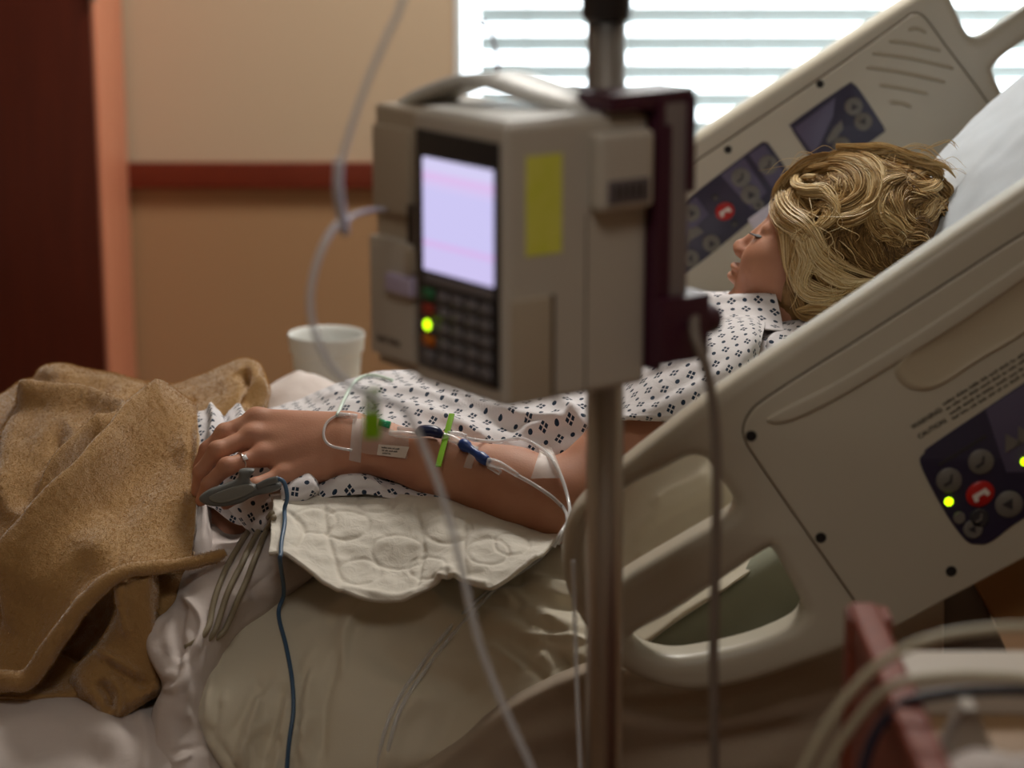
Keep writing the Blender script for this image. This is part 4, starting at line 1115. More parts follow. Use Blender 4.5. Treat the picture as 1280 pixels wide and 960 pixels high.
# fingers: knuckle, two bends, tip
FI = [MI, at(281, 541, 2.535), at(259, 562, 2.53), at(248, 583, 2.535)]
FM = [MM, at(272, 563, 2.505), at(251, 590, 2.505), at(246, 614, 2.515)]
FRg = [MR, at(284, 583, 2.484), at(261, 605, 2.484), at(251, 626, 2.492)]
FP = [MP, at(318, 607, 2.470), at(298, 620, 2.470), at(282, 631, 2.478)]
chain(FI, [0.0105, 0.0098, 0.0085, 0.0068], 0.006)
chain(FM, [0.0108, 0.0102, 0.0086, 0.0068], 0.005)
chain(FRg, [0.0103, 0.0095, 0.0083, 0.0066], 0.005)
chain(FP, [0.0092, 0.0084, 0.0072, 0.006], 0.005)
for c in (FI[1], FM[1], FRg[1]): ell(c, (0.0105, 0.0105, 0.0102), 0.004)
# thumb on the far side, under the palm
chain([at(420, 548, 2.56), at(372, 545, 2.585), at(335, 552, 2.592), at(305, 562, 2.59)], [0.019, 0.0125, 0.0105, 0.008], 0.010)
# neck and head
cap(hd(-0.025, 0, -0.055), 0.050, (0.29, 2.765, 0.92), 0.054, 0.02)
ell(hd(-0.018, 0, 0.028), tuple(HS * q for q in (0.094, 0.074, 0.088)), 0.015, HR)
ell(hd(0.026, 0, -0.022), tuple(HS * q for q in (0.064, 0.061, 0.092)), 0.02, HR)
cap(hd(0.052, 0, -0.088), 0.020, hd(0.0, 0.046, -0.060), 0.020, 0.018)
cap(hd(0.052, 0, -0.088), 0.020, hd(0.0, -0.046, -0.060), 0.020, 0.018)
ell(hd(0.066, 0, -0.092), tuple(HS * q for q in (0.016, 0.020, 0.015)), 0.012, HR)
for s in (1, -1):
    ell(hd(0.050, 0.037 * s, -0.030), tuple(HS * q for q in (0.034, 0.026, 0.030)), 0.016, HR)
    cap(hd(0.078, 0.012 * s, 0.022), 0.012, hd(0.064, 0.042 * s, 0.022), 0.012, 0.012)
    ell(hd(0.0685, 0.031 * s, 0.002), tuple(HS * q for q in (0.0145, 0.0155, 0.012)), 0.004, HR)
    ell(hd(0.092, 0.0085 * s, -0.038), tuple(HS * q for q in (0.0095, 0.0065, 0.0065)), 0.004, HR)
    ell(hd(-0.012, 0.073 * s, -0.012), tuple(HS * q for q in (0.018, 0.008, 0.029)), 0.006, HR)
cap(hd(0.081, 0, 0.010), 0.0070, hd(0.097, 0, -0.033), 0.0080, 0.010)
ell(hd(0.0985, 0, -0.034), tuple(HS * q for q in (0.0085, 0.0085, 0.0080)), 0.004, HR)
ell(hd(0.085, 0, -0.0555), tuple(HS * q for q in (0.0125, 0.020, 0.0062)), 0.004, HR)
ell(hd(0.083, 0, -0.0665), tuple(HS * q for q in (0.0120, 0.018, 0.0068)), 0.004, HR)

def psdf(p, P):
    if p[0] == 'c':
        _, a, ra, b, rb, k = p
        d = b - a; l2 = d @ d
        t = np.clip(((P - a) @ d) / l2, 0, 1)
        return np.linalg.norm(P - a - t[..., None] * d, axis=-1) - (ra + (rb - ra) * t)
    _, c, r, R, k = p
    q = P - c
    if R is not None: q = q @ R.T
    k0 = np.linalg.norm(q / r, axis=-1); k1 = np.linalg.norm(q / (r * r), axis=-1) + 1e-9
    return k0 * (k0 - 1) / k1

def pbounds(p):
    if p[0] == 'c':
        _, a, ra, b, rb, k = p; m = max(ra, rb)
        return np.minimum(a, b) - m, np.maximum(a, b) + m, k
    _, c, r, R, k = p; m = r if R is None else np.full(3, r.max())
    return c - m, c + m, k

def build_sdf(prims, h):
    lo = np.min([pbounds(p)[0] for p in prims], 0) - 0.012; hi = np.max([pbounds(p)[1] for p in prims], 0) + 0.012
    n = np.ceil((hi - lo) / h).astype(int) + 1
    D = np.full(n, 0.05, np.float32)
    for p in prims:
        a, b, k = pbounds(p); pad_ = k + 0.02
        i0 = np.clip(((a - pad_ - lo) / h).astype(int), 0, n - 1); i1 = np.clip(((b + pad_ - lo) / h).astype(int) + 2, 0, n)
        g = [lo[d] + h * np.arange(i0[d], i1[d]) for d in range(3)]
        G = np.stack(np.meshgrid(*g, indexing='ij'), -1)
        d = psdf(p, G)
        sl = tuple(slice(i0[q], i1[q]) for q in range(3))
        o = D[sl]; hh = np.clip(0.5 + 0.5 * (o - d) / k, 0, 1)
        D[sl] = o * (1 - hh) + d * hh - k * hh * (1 - hh)
    return D, lo

def surface_nets(D, lo, h):
    S = D < 0
    c = np.zeros(tuple(s - 1 for s in D.shape), np.int8)
    for dx in (0, 1):
        for dy in (0, 1):
            for dz in (0, 1):
                c += S[dx:dx + c.shape[0], dy:dy + c.shape[1], dz:dz + c.shape[2]]
    act = (c > 0) & (c < 8)
    idx = np.argwhere(act)
    ids = np.full(c.shape, -1, np.int32); ids[act] = np.arange(len(idx))
    acc = np.zeros((len(idx), 3)); cnt = np.zeros(len(idx))
    cor = [(x, y, z) for x in (0, 1) for y in (0, 1) for z in (0, 1)]
    for a in cor:
        for b in cor:
            df = [b[i] - a[i] for i in range(3)]
            if sum(df) == 1 and min(df) >= 0:
                ia = idx + a; ib = idx + b
                va = D[ia[:, 0], ia[:, 1], ia[:, 2]]; vb = D[ib[:, 0], ib[:, 1], ib[:, 2]]
                m = (va < 0) != (vb < 0)
                t = np.where(m, va / (va - vb + 1e-12), 0)[:, None]
                acc += np.where(m[:, None], np.array(a) + t * np.array(df), 0); cnt += m
    V = lo + h * (idx + acc / cnt[:, None])
    F = []
    for ax in range(3):
        o1, o2 = (ax + 1) % 3, (ax + 2) % 3
        s0 = [slice(None)] * 3; s1 = [slice(None)] * 3; s0[ax] = slice(0, -1); s1[ax] = slice(1, None)
        A = S[tuple(s0)]; B = S[tuple(s1)]
        e = np.argwhere(A != B)
        e = e[(e[:, o1] > 0) & (e[:, o2] > 0) & (e[:, o1] < c.shape[o1]) & (e[:, o2] < c.shape[o2])]
        q = []
        for d1, d2 in ((-1, -1), (0, -1), (0, 0), (-1, 0)):
            k = e.copy(); k[:, o1] += d1; k[:, o2] += d2
            q.append(ids[k[:, 0], k[:, 1], k[:, 2]])
        q = np.stack(q, 1)
        inside = A[e[:, 0], e[:, 1], e[:, 2]]
        q[~inside] = q[~inside][:, ::-1]
        F.append(q)
    return V, np.vstack(F)

def sdf_at(P):
    P = np.asarray(P, float)[None]; d = np.array([0.1])
    for p in PR:
        n = psdf(p, P); k = p[-1]; hh = np.clip(0.5 + 0.5 * (d - n) / k, 0, 1)
        d = d * (1 - hh) + n * hh - k * hh * (1 - hh)
    return float(d[0])

M_skin = mat('skin', (194, 142, 114), 0.56, var=(182, 126, 100), vscale=22, spec=0.35, sss=0.12, bump=0.12, bscale=420)
person = thing('person', 'blonde person in a patterned hospital gown lying back, hand on the lap', 'person', (-0.1, 2.75, 0.64))
hres = 0.0026
D_, lo3 = build_sdf(PR, hres)
V, F = surface_nets(D_, lo3, hres)
bodyo = meshobj('body', [], [], M_skin, person)
me = bodyo.data
me.vertices.add(len(V)); me.vertices.foreach_set('co', V.astype(np.float32).ravel())
me.loops.add(F.size); me.polygons.add(len(F))
me.loops.foreach_set('vertex_index', F.astype(np.int32).ravel())
me.polygons.foreach_set('loop_start', np.arange(0, F.size, 4, dtype=np.int32))
me.polygons.foreach_set('loop_total', np.full(len(F), 4, dtype=np.int32))
me.update(calc_edges=True); me.validate(); me.shade_smooth()
del D_
BB = bvh_of([bodyo])

# nails
M_nail = mat('nail', (214, 164, 146), 0.3)
# eyelashes of the closed near eye
M_lash = mat('lash_dark', (34, 24, 22), 0.6)
V = []; F = []
for s in (1, -1):
    for q in np.linspace(-1, 1, 22):
        base = hd(0.080 - 0.008 * q * q, 0.031 * s + 0.0135 * q, -0.006 - 0.002 * (1 - q * q))
        tip = base + HF * 0.013 + HL * (0.004 * q * s * s) - HU * 0.0045
        P = crv([base, (base + tip) / 2 - HU * 0.0014, tip], 6)
        v, f = tube_geo(P, np.linspace(0.0012, 0.0004, 6), 4, False); k = len(V)
        V += v; F += [tuple(k + i for i in t) for t in f]
meshobj('eyelashes', V, F, M_lash, person)
V = []; F = []
for s in (1, -1):
    for q in np.linspace(0, 1, 30):
        base = hd(0.089 - 0.018 * q * q, (0.014 + 0.034 * q) * s, 0.027 + 0.006 * math.sin(q * 2.6))
        tip = base + HF * 0.002 + HL * 0.007 * s + HU * 0.002
        v, f = tube_geo([base, tip], [0.0007, 0.0002], 4, False); k = len(V)
        V += v; F += [tuple(k + i for i in t) for t in f]
meshobj('eyebrows', V, F, mat('brow_blond', (128, 92, 56), 0.7), person)

# ------------------------------------------------------------------ gown
def gown_material():
    m = fabric('gown_white_with_blue_print', (226, 222, 224), weave=1100, bump=0.2, wrinkle=0.4, wscale=30)
    nt = m.node_tree; N = nt.nodes; L = nt.links
    b = N['Principled BSDF']
    def mth(op, a, b2=None):
        n = N.new('ShaderNodeMath'); n.operation = op
        for i, q in enumerate((a, b2)):
            if q is None: continue
            if isinstance(q, (int, float)): n.inputs[i].default_value = q
            else: L.new(q, n.inputs[i])
        return n.outputs[0]
    uv = N.new('ShaderNodeTexCoord'); sp = N.new('ShaderNodeSeparateXYZ'); L.new(uv.outputs['UV'], sp.inputs[0])
    cell = 0.0165
    U = mth('DIVIDE', sp.outputs['X'], cell); Vv = mth('DIVIDE', sp.outputs['Y'], cell * 1.08)
    fu = mth('FLOOR', U); fv = mth('FLOOR', Vv)
    x = mth('SUBTRACT', mth('FRACT', U), 0.5); y = mth('SUBTRACT', mth('FRACT', Vv), 0.5)
    par = mth('FLOORED_MODULO', mth('ADD', fu, fv), 2.0)
    rr = mth('SQRT', mth('ADD', mth('MULTIPLY', x, x), mth('MULTIPLY', y, y)))
    dot = mth('LESS_THAN', rr, 0.17)
    q1 = mth('MULTIPLY', mth('ABSOLUTE', mth('ADD', x, y)), 0.7071); q2 = mth('MULTIPLY', mth('ABSOLUTE', mth('SUBTRACT', x, y)), 0.7071)
    c = 0.15
    pet = mth('LESS_THAN', mth('MAXIMUM', mth('ABSOLUTE', mth('SUBTRACT', q1, c)), mth('ABSOLUTE', mth('SUBTRACT', q2, c))), 0.112)
    fac = mth('ADD', mth('MULTIPLY', par, dot), mth('MULTIPLY', mth('SUBTRACT', 1.0, par), pet))
    mx = N.new('ShaderNodeMix'); mx.data_type = 'RGBA'
    mx.inputs[6].default_value = lin((226, 222, 224)); mx.inputs[7].default_value = lin((34, 52, 74))
    L.new(fac, mx.inputs['Factor']); L.new(mx.outputs[2], b.inputs['Base Color'])
    return m
M_gown = gown_material()
rows = [
    [(240, 600, 2.95), (285, 600, 2.98), (330, 590, 3.02), (380, 570, 3.03), (430, 545, 3.04), (510, 535, 3.04), (600, 520, 3.04), (700, 495, 3.04), (780, 465, 3.04), (860, 440, 3.04), (920, 430, 3.03), (966, 420, 3.0)],
    [(240, 535, 2.84), (285, 530, 2.86), (330, 520, 2.88), (380, 502, 2.89), (430, 477, 2.89), (510, 464, 2.89), (600, 448, 2.89), (700, 424, 2.89), (780, 396, 2.89), (860, 371, 2.89), (920, 368, 2.88), (966, 367, 2.86)],
    [(240, 515, 2.74), (285, 512, 2.74), (330, 518, 2.76), (380, 508, 2.77), (430, 488, 2.77), (510, 473, 2.77), (600, 460, 2.77), (700, 436, 2.78), (780, 412, 2.78), (860, 384, 2.79), (920, 378, 2.79), (970, 377, 2.78)],
    [(240, 538, 2.66), (285, 533, 2.66), (330, 533, 2.66), (385, 522, 2.665), (440, 506, 2.67), (515, 496, 2.67), (600, 486, 2.67), (700, 464, 2.68), (780, 438, 2.69), (860, 404, 2.70), (925, 392, 2.71), (976, 394, 2.72)],
    [(240, 580, 2.60), (288, 575, 2.60), (335, 560, 2.60), (390, 548, 2.59), (450, 534, 2.58), (520, 528, 2.58), (600, 526, 2.58), (700, 510, 2.58), (780, 482, 2.59), (860, 442, 2.61), (930, 415, 2.63), (982, 406, 2.65)],
    [(245, 622, 2.57), (290, 618, 2.565), (338, 605, 2.555), (395, 592, 2.545), (455, 578, 2.54), (525, 576, 2.535), (605, 578, 2.53), (700, 560, 2.535), (785, 525, 2.54), (865, 485, 2.55), (940, 445, 2.57), (992, 425, 2.59)],
    [(262, 632, 2.56), (300, 655, 2.535), (345, 640, 2.53), (400, 634, 2.525), (460, 628, 2.525), (530, 625, 2.525), (610, 625, 2.52), (700, 608, 2.525), (790, 570, 2.53), (870, 530, 2.54), (950, 490, 2.55), (1002, 455, 2.56)]]
st = [([(380, 505), (440, 492), (520, 490), (600, 510)], 8, 0.0064, 1), ([(450, 500), (520, 512), (580, 535), (620, 555)], 7, 0.0080), ([(540, 500), (600, 520), (680, 545)], 8, -0.0064),
      ([(510, 470), (560, 490), (640, 520), (720, 530)], 9, 0.0080, 1), ([(385, 520), (430, 508), (480, 515)], 6, -0.0064), ([(640, 540), (690, 530), (730, 510)], 7, 0.0080),
      ([(800, 470), (870, 440), (940, 408)], 6, 0.0080, 1), ([(820, 420), (880, 400), (950, 396)], 5, 0.0064), ([(850, 400), (900, 390), (965, 388)], 4, -0.0048),
      ([(262, 508), (268, 530), (262, 560)], 5, 0.0112), ([(278, 505), (284, 530), (280, 560)], 4, -0.0096), ([(292, 505), (300, 525), (296, 550)], 5, 0.0096), ([(310, 508), (318, 525)], 4, -0.0064),
      ([(345, 610), (400, 600), (470, 600)], 6, 0.0096), ([(380, 620), (440, 612), (520, 618), (600, 625)], 5, -0.0080), ([(420, 590), (470, 595), (500, 612)], 5, 0.0080), ([(660, 480), (700, 500), (740, 540)], 8, 0.0080)]
gown = cloth('gown', rows, 300, 190, M_gown, person, strokes=st, nz=0.0045, nscale=13, nz2=0.0010, nscale2=55, thick=0.0012, uvo=(0.004, 0.0), uvrot=0.06)
# sleeve over the near shoulder
rows = [
    [(745, 500, 2.66), (800, 448, 2.67), (870, 408, 2.68), (925, 396, 2.69), (955, 400, 2.69)],
    [(752, 510, 2.545), (808, 462, 2.53), (875, 418, 2.545), (930, 402, 2.575), (956, 405, 2.60)],
    [(765, 520, 2.468), (815, 495, 2.445), (872, 468, 2.447), (932, 432, 2.49), (952, 424, 2.53)],
    [(777, 525, 2.445), (822, 525, 2.425), (866, 520, 2.425), (922, 478, 2.46), (944, 458, 2.50)],
    [(790, 524, 2.50), (828, 525, 2.48), (862, 520, 2.475), (912, 484, 2.52), (930, 472, 2.55)]]
cloth('sleeve', rows, 110, 90, M_gown, gown, strokes=[([(800, 470), (850, 455), (900, 430)], 6, 0.004, 1), ([(800, 505), (850, 480), (915, 440)], 7, -0.004), ([(778, 520), (822, 520), (863, 515)], 2.2, 0.0012, 2)], nz=0.002, nscale=16, thick=0.0012, uvo=(0.002, 0.005), uvrot=0.0)
# neckline under the chin and the near shoulder flap with its tie
rows = [
    [(830, 392, 2.80), (870, 390, 2.80), (915, 388, 2.80), (950, 388, 2.79), (968, 388, 2.78)],
    [(832, 384, 2.74), (870, 371, 2.72), (915, 367, 2.70), (950, 366, 2.685), (969, 367, 2.68)],
    [(835, 396, 2.715), (870, 384, 2.69), (915, 380, 2.67), (950, 379, 2.66), (973, 380, 2.655)],
    [(838, 412, 2.69), (875, 400, 2.66), (920, 396, 2.64), (955, 398, 2.635), (978, 402, 2.635)],
    [(838, 425, 2.67), (878, 415, 2.63), (922, 410, 2.61), (957, 412, 2.60), (980, 414, 2.60)]]
cloth('neckline', rows, 70, 40, M_gown, gown, nz=0.001, nscale=16, thick=0.0012, uvo=(0.0, 0.003), strokes=[([(840, 404), (880, 400), (960, 398)], 3, 0.003)])
rows = [
    [(952, 402, 2.70), (975, 398, 2.70), (1000, 393, 2.70), (1022, 394, 2.70)],
    [(952, 415, 2.635), (975, 410, 2.63), (1000, 404, 2.63), (1024, 404, 2.64)],
    [(957, 432, 2.585), (976, 425, 2.58), (1002, 420, 2.585), (1030, 420, 2.60)],
    [(960, 446, 2.555), (978, 440, 2.55), (1006, 440, 2.55), (1036, 440, 2.57)],
    [(950, 456, 2.545), (982, 460, 2.53), (1010, 470, 2.53), (1040, 470, 2.55)]]
cloth('shoulder_flap', rows, 60, 60, M_gown, gown, nz=0.003, nscale=24, thick=0.0012, uvo=(0.01, 0.0), uvrot=0.5, strokes=[([(958, 436), (972, 420), (990, 415)], 4, 0.004), ([(965, 440), (985, 430), (1005, 428)], 4, -0.004)])
# loose corner of the gown under the wrist
rows = [
    [(345, 600, 2.50), (372, 590, 2.495), (384, 588, 2.49), (395, 596, 2.495)],
    [(350, 612, 2.478), (374, 602, 2.472), (390, 598, 2.47), (399, 606, 2.475)],
    [(352, 625, 2.468), (376, 616, 2.462), (392, 610, 2.462), (400, 613, 2.47)],
    [(352, 632, 2.47), (376, 628, 2.468), (388, 622, 2.468), (396, 620, 2.48)]]
cloth('gown_corner', rows, 40, 30, M_gown, gown, nz=0.002, nscale=24, thick=0.0012, uvo=(0.006, 0.004), uvrot=0.4)
rows = [
    [(400, 596, 2.52), (430, 586, 2.515), (460, 592, 2.51), (500, 605, 2.50), (560, 615, 2.49)],
    [(398, 610, 2.485), (430, 600, 2.48), (462, 604, 2.478), (500, 614, 2.475), (560, 622, 2.47)],
    [(392, 624, 2.475), (430, 618, 2.47), (465, 618, 2.468), (500, 624, 2.467), (560, 630, 2.465)]]
cloth('gown_hem', rows, 60, 30, M_gown, gown, nz=0.003, nscale=30, thick=0.0012, uvo=(0.002, 0.0), strokes=[([(410, 605), (450, 600), (490, 615)], 4, 0.005), ([(420, 618), (470, 610), (530, 622)], 3, -0.004)])
rows = [
    [(268, 606, 2.545), (300, 606, 2.53), (335, 604, 2.52), (352, 606, 2.52)],
    [(278, 628, 2.525), (305, 630, 2.505), (335, 625, 2.495), (350, 622, 2.495)],
    [(296, 650, 2.52), (315, 658, 2.50), (330, 650, 2.485), (345, 640, 2.485)],
    [(310, 664, 2.52), (322, 672, 2.505), (334, 664, 2.49), (345, 655, 2.49)]]
cloth('gown_hem', rows, 40, 30, M_gown, gown, nz=0.002, nscale=24, thick=0.0012, uvo=(0.003, 0.006), uvrot=-0.5)

# ------------------------------------------------------------------ hair
def hair_material():
    m = bpy.data.materials.new('hair_blond'); m.use_nodes = True
    nt = m.node_tree; N = nt.nodes; L = nt.links; b = N['Principled BSDF']
    a = N.new('ShaderNodeAttribute'); a.attribute_name = 'tone'
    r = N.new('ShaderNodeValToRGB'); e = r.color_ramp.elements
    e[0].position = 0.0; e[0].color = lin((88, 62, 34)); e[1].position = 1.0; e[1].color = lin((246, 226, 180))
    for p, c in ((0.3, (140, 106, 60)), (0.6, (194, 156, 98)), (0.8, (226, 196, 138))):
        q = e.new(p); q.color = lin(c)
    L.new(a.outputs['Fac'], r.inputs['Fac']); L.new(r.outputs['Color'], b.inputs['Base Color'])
    b.inputs['Roughness'].default_value = 0.42; b.inputs['Specular IOR Level'].default_value = 0.45
    return m
M_hair = hair_material()
HCC = hd(-0.028, 0.0, 0.014); HRAD = np.array([0.120, 0.106, 0.134])
def on_hair(px, py, infl=1.0):
    d = ray(px, py)
    o = (HR @ (CAM - HCC)) / (HRAD * infl); dd = (HR @ d) / (HRAD * infl)
    a = dd @ dd; b = o @ dd; c = o @ o - 1
    disc = b * b - a * c
    t = (-b - math.sqrt(disc)) / a if disc > 0 else -b / a
    return CAM + d * t
HV = []; HFc = []; HT = []
def strands(G, w, n, tone, r0=0.00055, flat=0.55, curl=0.0, spread=1.0, seed=None):
    """a lock: n fine strands around the guide G"""
    global HV
    K = 26
    G = crv(G, K)
    T = np.gradient(G, axis=0); T /= np.linalg.norm(T, axis=1)[:, None] + 1e-9
    R = G - HCC; R /= np.linalg.norm(R, axis=1)[:, None]
    S = np.cross(T, R); S /= np.linalg.norm(S, axis=1)[:, None] + 1e-9; Nn = np.cross(S, T)
    t = np.linspace(0, 1, K)
    prof = (0.45 + 0.75 * np.sin(np.pi * np.clip(t * 0.9 + 0.05, 0, 1))) * (1 - 0.8 * t ** 3)
    for s in range(n):
        an = rng.uniform(0, 2 * np.pi); rad = math.sqrt(rng.uniform(0, 1)) * w
        ph = an + curl * t + rng.normal(0, 0.25)
        wob = 1 + 0.26 * np.sin(t * rng.uniform(3, 9) + rng.uniform(0, 6))
        off = (S * (np.cos(ph) * rad * prof * wob)[:, None] + Nn * (np.sin(ph) * rad * flat * prof * wob)[:, None])
        P = G + off * spread
        if rng.uniform() < 0.03:
            P = P + (S * rng.normal(0, 0.004) + Nn * abs(rng.normal(0, 0.004))) * (t ** 2)[:, None]
        rr = r0 * rng.uniform(0.7, 1.3) * np.clip(np.minimum(t * 8 + 0.4, (1 - t) * 5 + 0.2), 0.2, 1)
        ex = S; ey = Nn
        ring = np.stack([P + rr[:, None] * (ex * math.cos(q) + ey * math.sin(q)) for q in (0.5, 2.6, 4.7)], 1)   # K,3,3
        k = sum(len(h) for h in HV[-1:]) * 0
        HV.append(ring.reshape(-1, 3))
        HT.append(np.clip(tone + rng.normal(0, 0.17) + 0.12 * np.sin(t * 5 + s) - 0.12 * (1 - t) ** 3, 0.02, 1.0).repeat(3))  # the sine term paints sheen bands along each strand
def flush(name, parent):
    K = 26; n = len(HV)
    Vv = np.concatenate(HV); tn = np.concatenate(HT)
    base = np.arange(n)[:, None, None] * (K * 3)
    f = []
    for k in range(K - 1):
        for j in range(3):
            j2 = (j + 1) % 3; f.append((k * 3 + j, k * 3 + j2, (k + 1) * 3 + j2, (k + 1) * 3 + j))
    Fq = (np.array(f)[None] + base).reshape(-1, 4)
    o = meshobj(name, [], [], M_hair, parent); me = o.data
    me.vertices.add(len(Vv)); me.vertices.foreach_set('co', Vv.astype(np.float32).ravel())
    me.loops.add(Fq.size); me.polygons.add(len(Fq)); me.loops.foreach_set('vertex_index', Fq.astype(np.int32).ravel())
    me.polygons.foreach_set('loop_start', np.arange(0, Fq.size, 4, dtype=np.int32)); me.polygons.foreach_set('loop_total', np.full(len(Fq), 4, dtype=np.int32))
    me.update(calc_edges=True); me.shade_smooth()
    at_ = me.attributes.new('tone', 'FLOAT', 'POINT'); at_.data.foreach_set('value', tn.astype(np.float32))
    return o

GUIDES = [  # photo pixels, width m, tone, inflation, copies
    # sweep over the forehead, back along the cheek
    ([(1040, 196), (1012, 202), (988, 220), (975, 246), (985, 266), (1004, 280), (1018, 294), (1032, 314), (1054, 331), (1094, 347)], 0.0085, 0.86, 1.08, 3),
    ([(1030, 200), (1002, 212), (980, 232), (971, 258), (980, 282), (982, 310), (982, 335), (990, 358)], 0.0085, 0.74, 1.04, 3),
    ([(1012, 222), (994, 240), (988, 262), (996, 288), (994, 318), (994, 345), (1006, 366)], 0.009, 0.66, 1.03, 3),
    ([(1012, 282), (1001, 305), (1006, 326), (1001, 350), (1012, 367), (1034, 373), (1056, 367), (1074, 354)], 0.008, 0.84, 1.07, 3),
    ([(1012, 298), (1018, 320), (1036, 340), (1062, 353), (1092, 349)], 0.0075, 0.90, 1.09, 2),
    ([(1020, 312), (1026, 332), (1044, 350), (1066, 360), (1088, 356)], 0.0075, 0.60, 1.05, 2),
    # loops on top of the head
    ([(1006, 216), (1022, 204), (1050, 199), (1078, 204), (1094, 222), (1092, 246), (1074, 262), (1050, 270), (1028, 275)], 0.0085, 0.80, 1.06, 3),
    ([(1012, 224), (1030, 213), (1054, 210), (1074, 220), (1078, 240), (1062, 254), (1038, 260), (1022, 262)], 0.0085, 0.66, 1.04, 3),
    ([(1022, 232), (1040, 222), (1058, 224), (1063, 238), (1048, 247), (1030, 250)], 0.008, 0.46, 1.01, 3),
    ([(1014, 211), (999, 216), (995, 229), (1010, 236), (1030, 238), (1042, 254), (1034, 269), (1014, 283)], 0.0055, 0.88, 1.09, 2),
    ([(998, 232), (990, 246), (998, 262), (1014, 268), (1026, 260)], 0.007, 0.76, 1.05, 2),
    ([(1024, 258), (1036, 262), (1034, 276), (1020, 286), (1008, 284)], 0.007, 0.70, 1.05, 2),
    ([(1034, 272), (1058, 276), (1084, 264), (1100, 246), (1100, 224)], 0.008, 0.66, 1.03, 3),
    # top, running back to the pillow
    ([(1050, 193), (1082, 194), (1112, 196), (1140, 204), (1166, 211), (1184, 224)], 0.009, 0.90, 1.01, 4),
    ([(1064, 200), (1096, 204), (1122, 211), (1148, 217), (1172, 230)], 0.009, 0.70, 1.01, 4),
    ([(1090, 208), (1112, 218), (1134, 226), (1160, 236)], 0.010, 0.54, 1.0, 3),
    # loops at the back
    ([(1130, 220), (1108, 226), (1099, 246), (1106, 266), (1122, 280), (1134, 292)], 0.0075, 0.80, 1.05, 3),
    ([(1146, 228), (1124, 236), (1116, 254), (1126, 272), (1140, 284)], 0.0085, 0.62, 1.03, 3),
    ([(1150, 246), (1134, 252), (1132, 268), (1146, 280)], 0.008, 0.48, 1.01, 2),
    ([(1140, 222), (1158, 216), (1172, 224), (1166, 237), (1146, 239), (1135, 229), (1143, 220)], 0.006, 0.62, 1.05, 2),
    ([(1104, 254), (1090, 268), (1098, 288), (1116, 304)], 0.009, 0.58, 1.02, 3),
    ([(1160, 238), (1170, 252), (1160, 268), (1146, 276)], 0.009, 0.60, 1.0, 3),
    ([(1176, 226), (1184, 242), (1174, 258), (1160, 262)], 0.008, 0.66, 0.99, 3),
    ([(1150, 270), (1142, 286), (1130, 298), (1120, 314)], 0.010, 0.45, 0.99, 3),
    ([(1166, 252), (1154, 272), (1146, 290), (1130, 306)], 0.010, 0.38, 0.98, 3),
    ([(1004, 222), (1012, 230), (1026, 242), (1030, 256)], 0.011, 0.42, 0.985, 4),
    ([(1000, 240), (1008, 254), (1022, 262), (1036, 262)], 0.010, 0.40, 0.985, 3),
    ([(1030, 226), (1044, 230), (1056, 236), (1048, 244), (1034, 244)], 0.011, 0.55, 1.0, 4),
    ([(1040, 220), (1052, 232), (1050, 246), (1036, 254)], 0.010, 0.60, 1.02, 3),
    # darker hair inside
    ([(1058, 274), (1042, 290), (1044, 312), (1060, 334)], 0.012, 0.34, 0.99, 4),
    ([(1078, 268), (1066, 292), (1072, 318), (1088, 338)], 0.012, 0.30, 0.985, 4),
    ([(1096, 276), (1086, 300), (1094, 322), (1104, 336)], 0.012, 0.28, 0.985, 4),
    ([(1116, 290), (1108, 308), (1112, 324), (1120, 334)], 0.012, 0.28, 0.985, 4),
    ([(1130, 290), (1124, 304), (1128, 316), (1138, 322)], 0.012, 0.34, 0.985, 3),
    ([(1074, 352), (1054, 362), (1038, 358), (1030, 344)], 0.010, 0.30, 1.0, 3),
    # ends at the neck
    ([(1005, 386), (1024, 381), (1050, 378), (1074, 368)], 0.005, 0.76, 1.05, 2),
    ([(1000, 370), (1012, 392), (1036, 396), (1062, 384)], 0.006, 0.45, 1.02, 3),
    ([(1020, 374), (1040, 388), (1066, 382), (1082, 364)], 0.007, 0.34, 1.01, 3),
]
for pts, w, tone, infl, cop in GUIDES:
    for c in range(cop):
        j = (rng.normal(0, 1.2, (len(pts), 2)) + rng.normal(0, 5.0, 2)) if c else np.zeros((len(pts), 2))
        q = crv(np.array(pts) + j, 3 * len(pts)); a_ = np.linspace(0, 1, len(q))
        tn_ = np.gradient(q, axis=0); tn_ /= np.linalg.norm(tn_, axis=1)[:, None] + 1e-9
        q = q + np.stack([-tn_[:, 1], tn_[:, 0]], 1) * (rng.uniform(0.6, 2.6) * np.sin(a_ * rng.uniform(6, 13) + rng.uniform(0, 6)))[:, None]
        lift = 1 + 0.018 * np.sin(a_ * rng.uniform(5, 10) + rng.uniform(0, 6))
        P = [on_hair(p[0], p[1], infl * (1 - 0.010 * c) * lift[i]) for i, p in enumerate(q)]
        strands(P, w, 88, tone + 0.04 - 0.05 * c + rng.normal(0, 0.05), r0=0.00045, curl=rng.uniform(-2.5, 2.5))
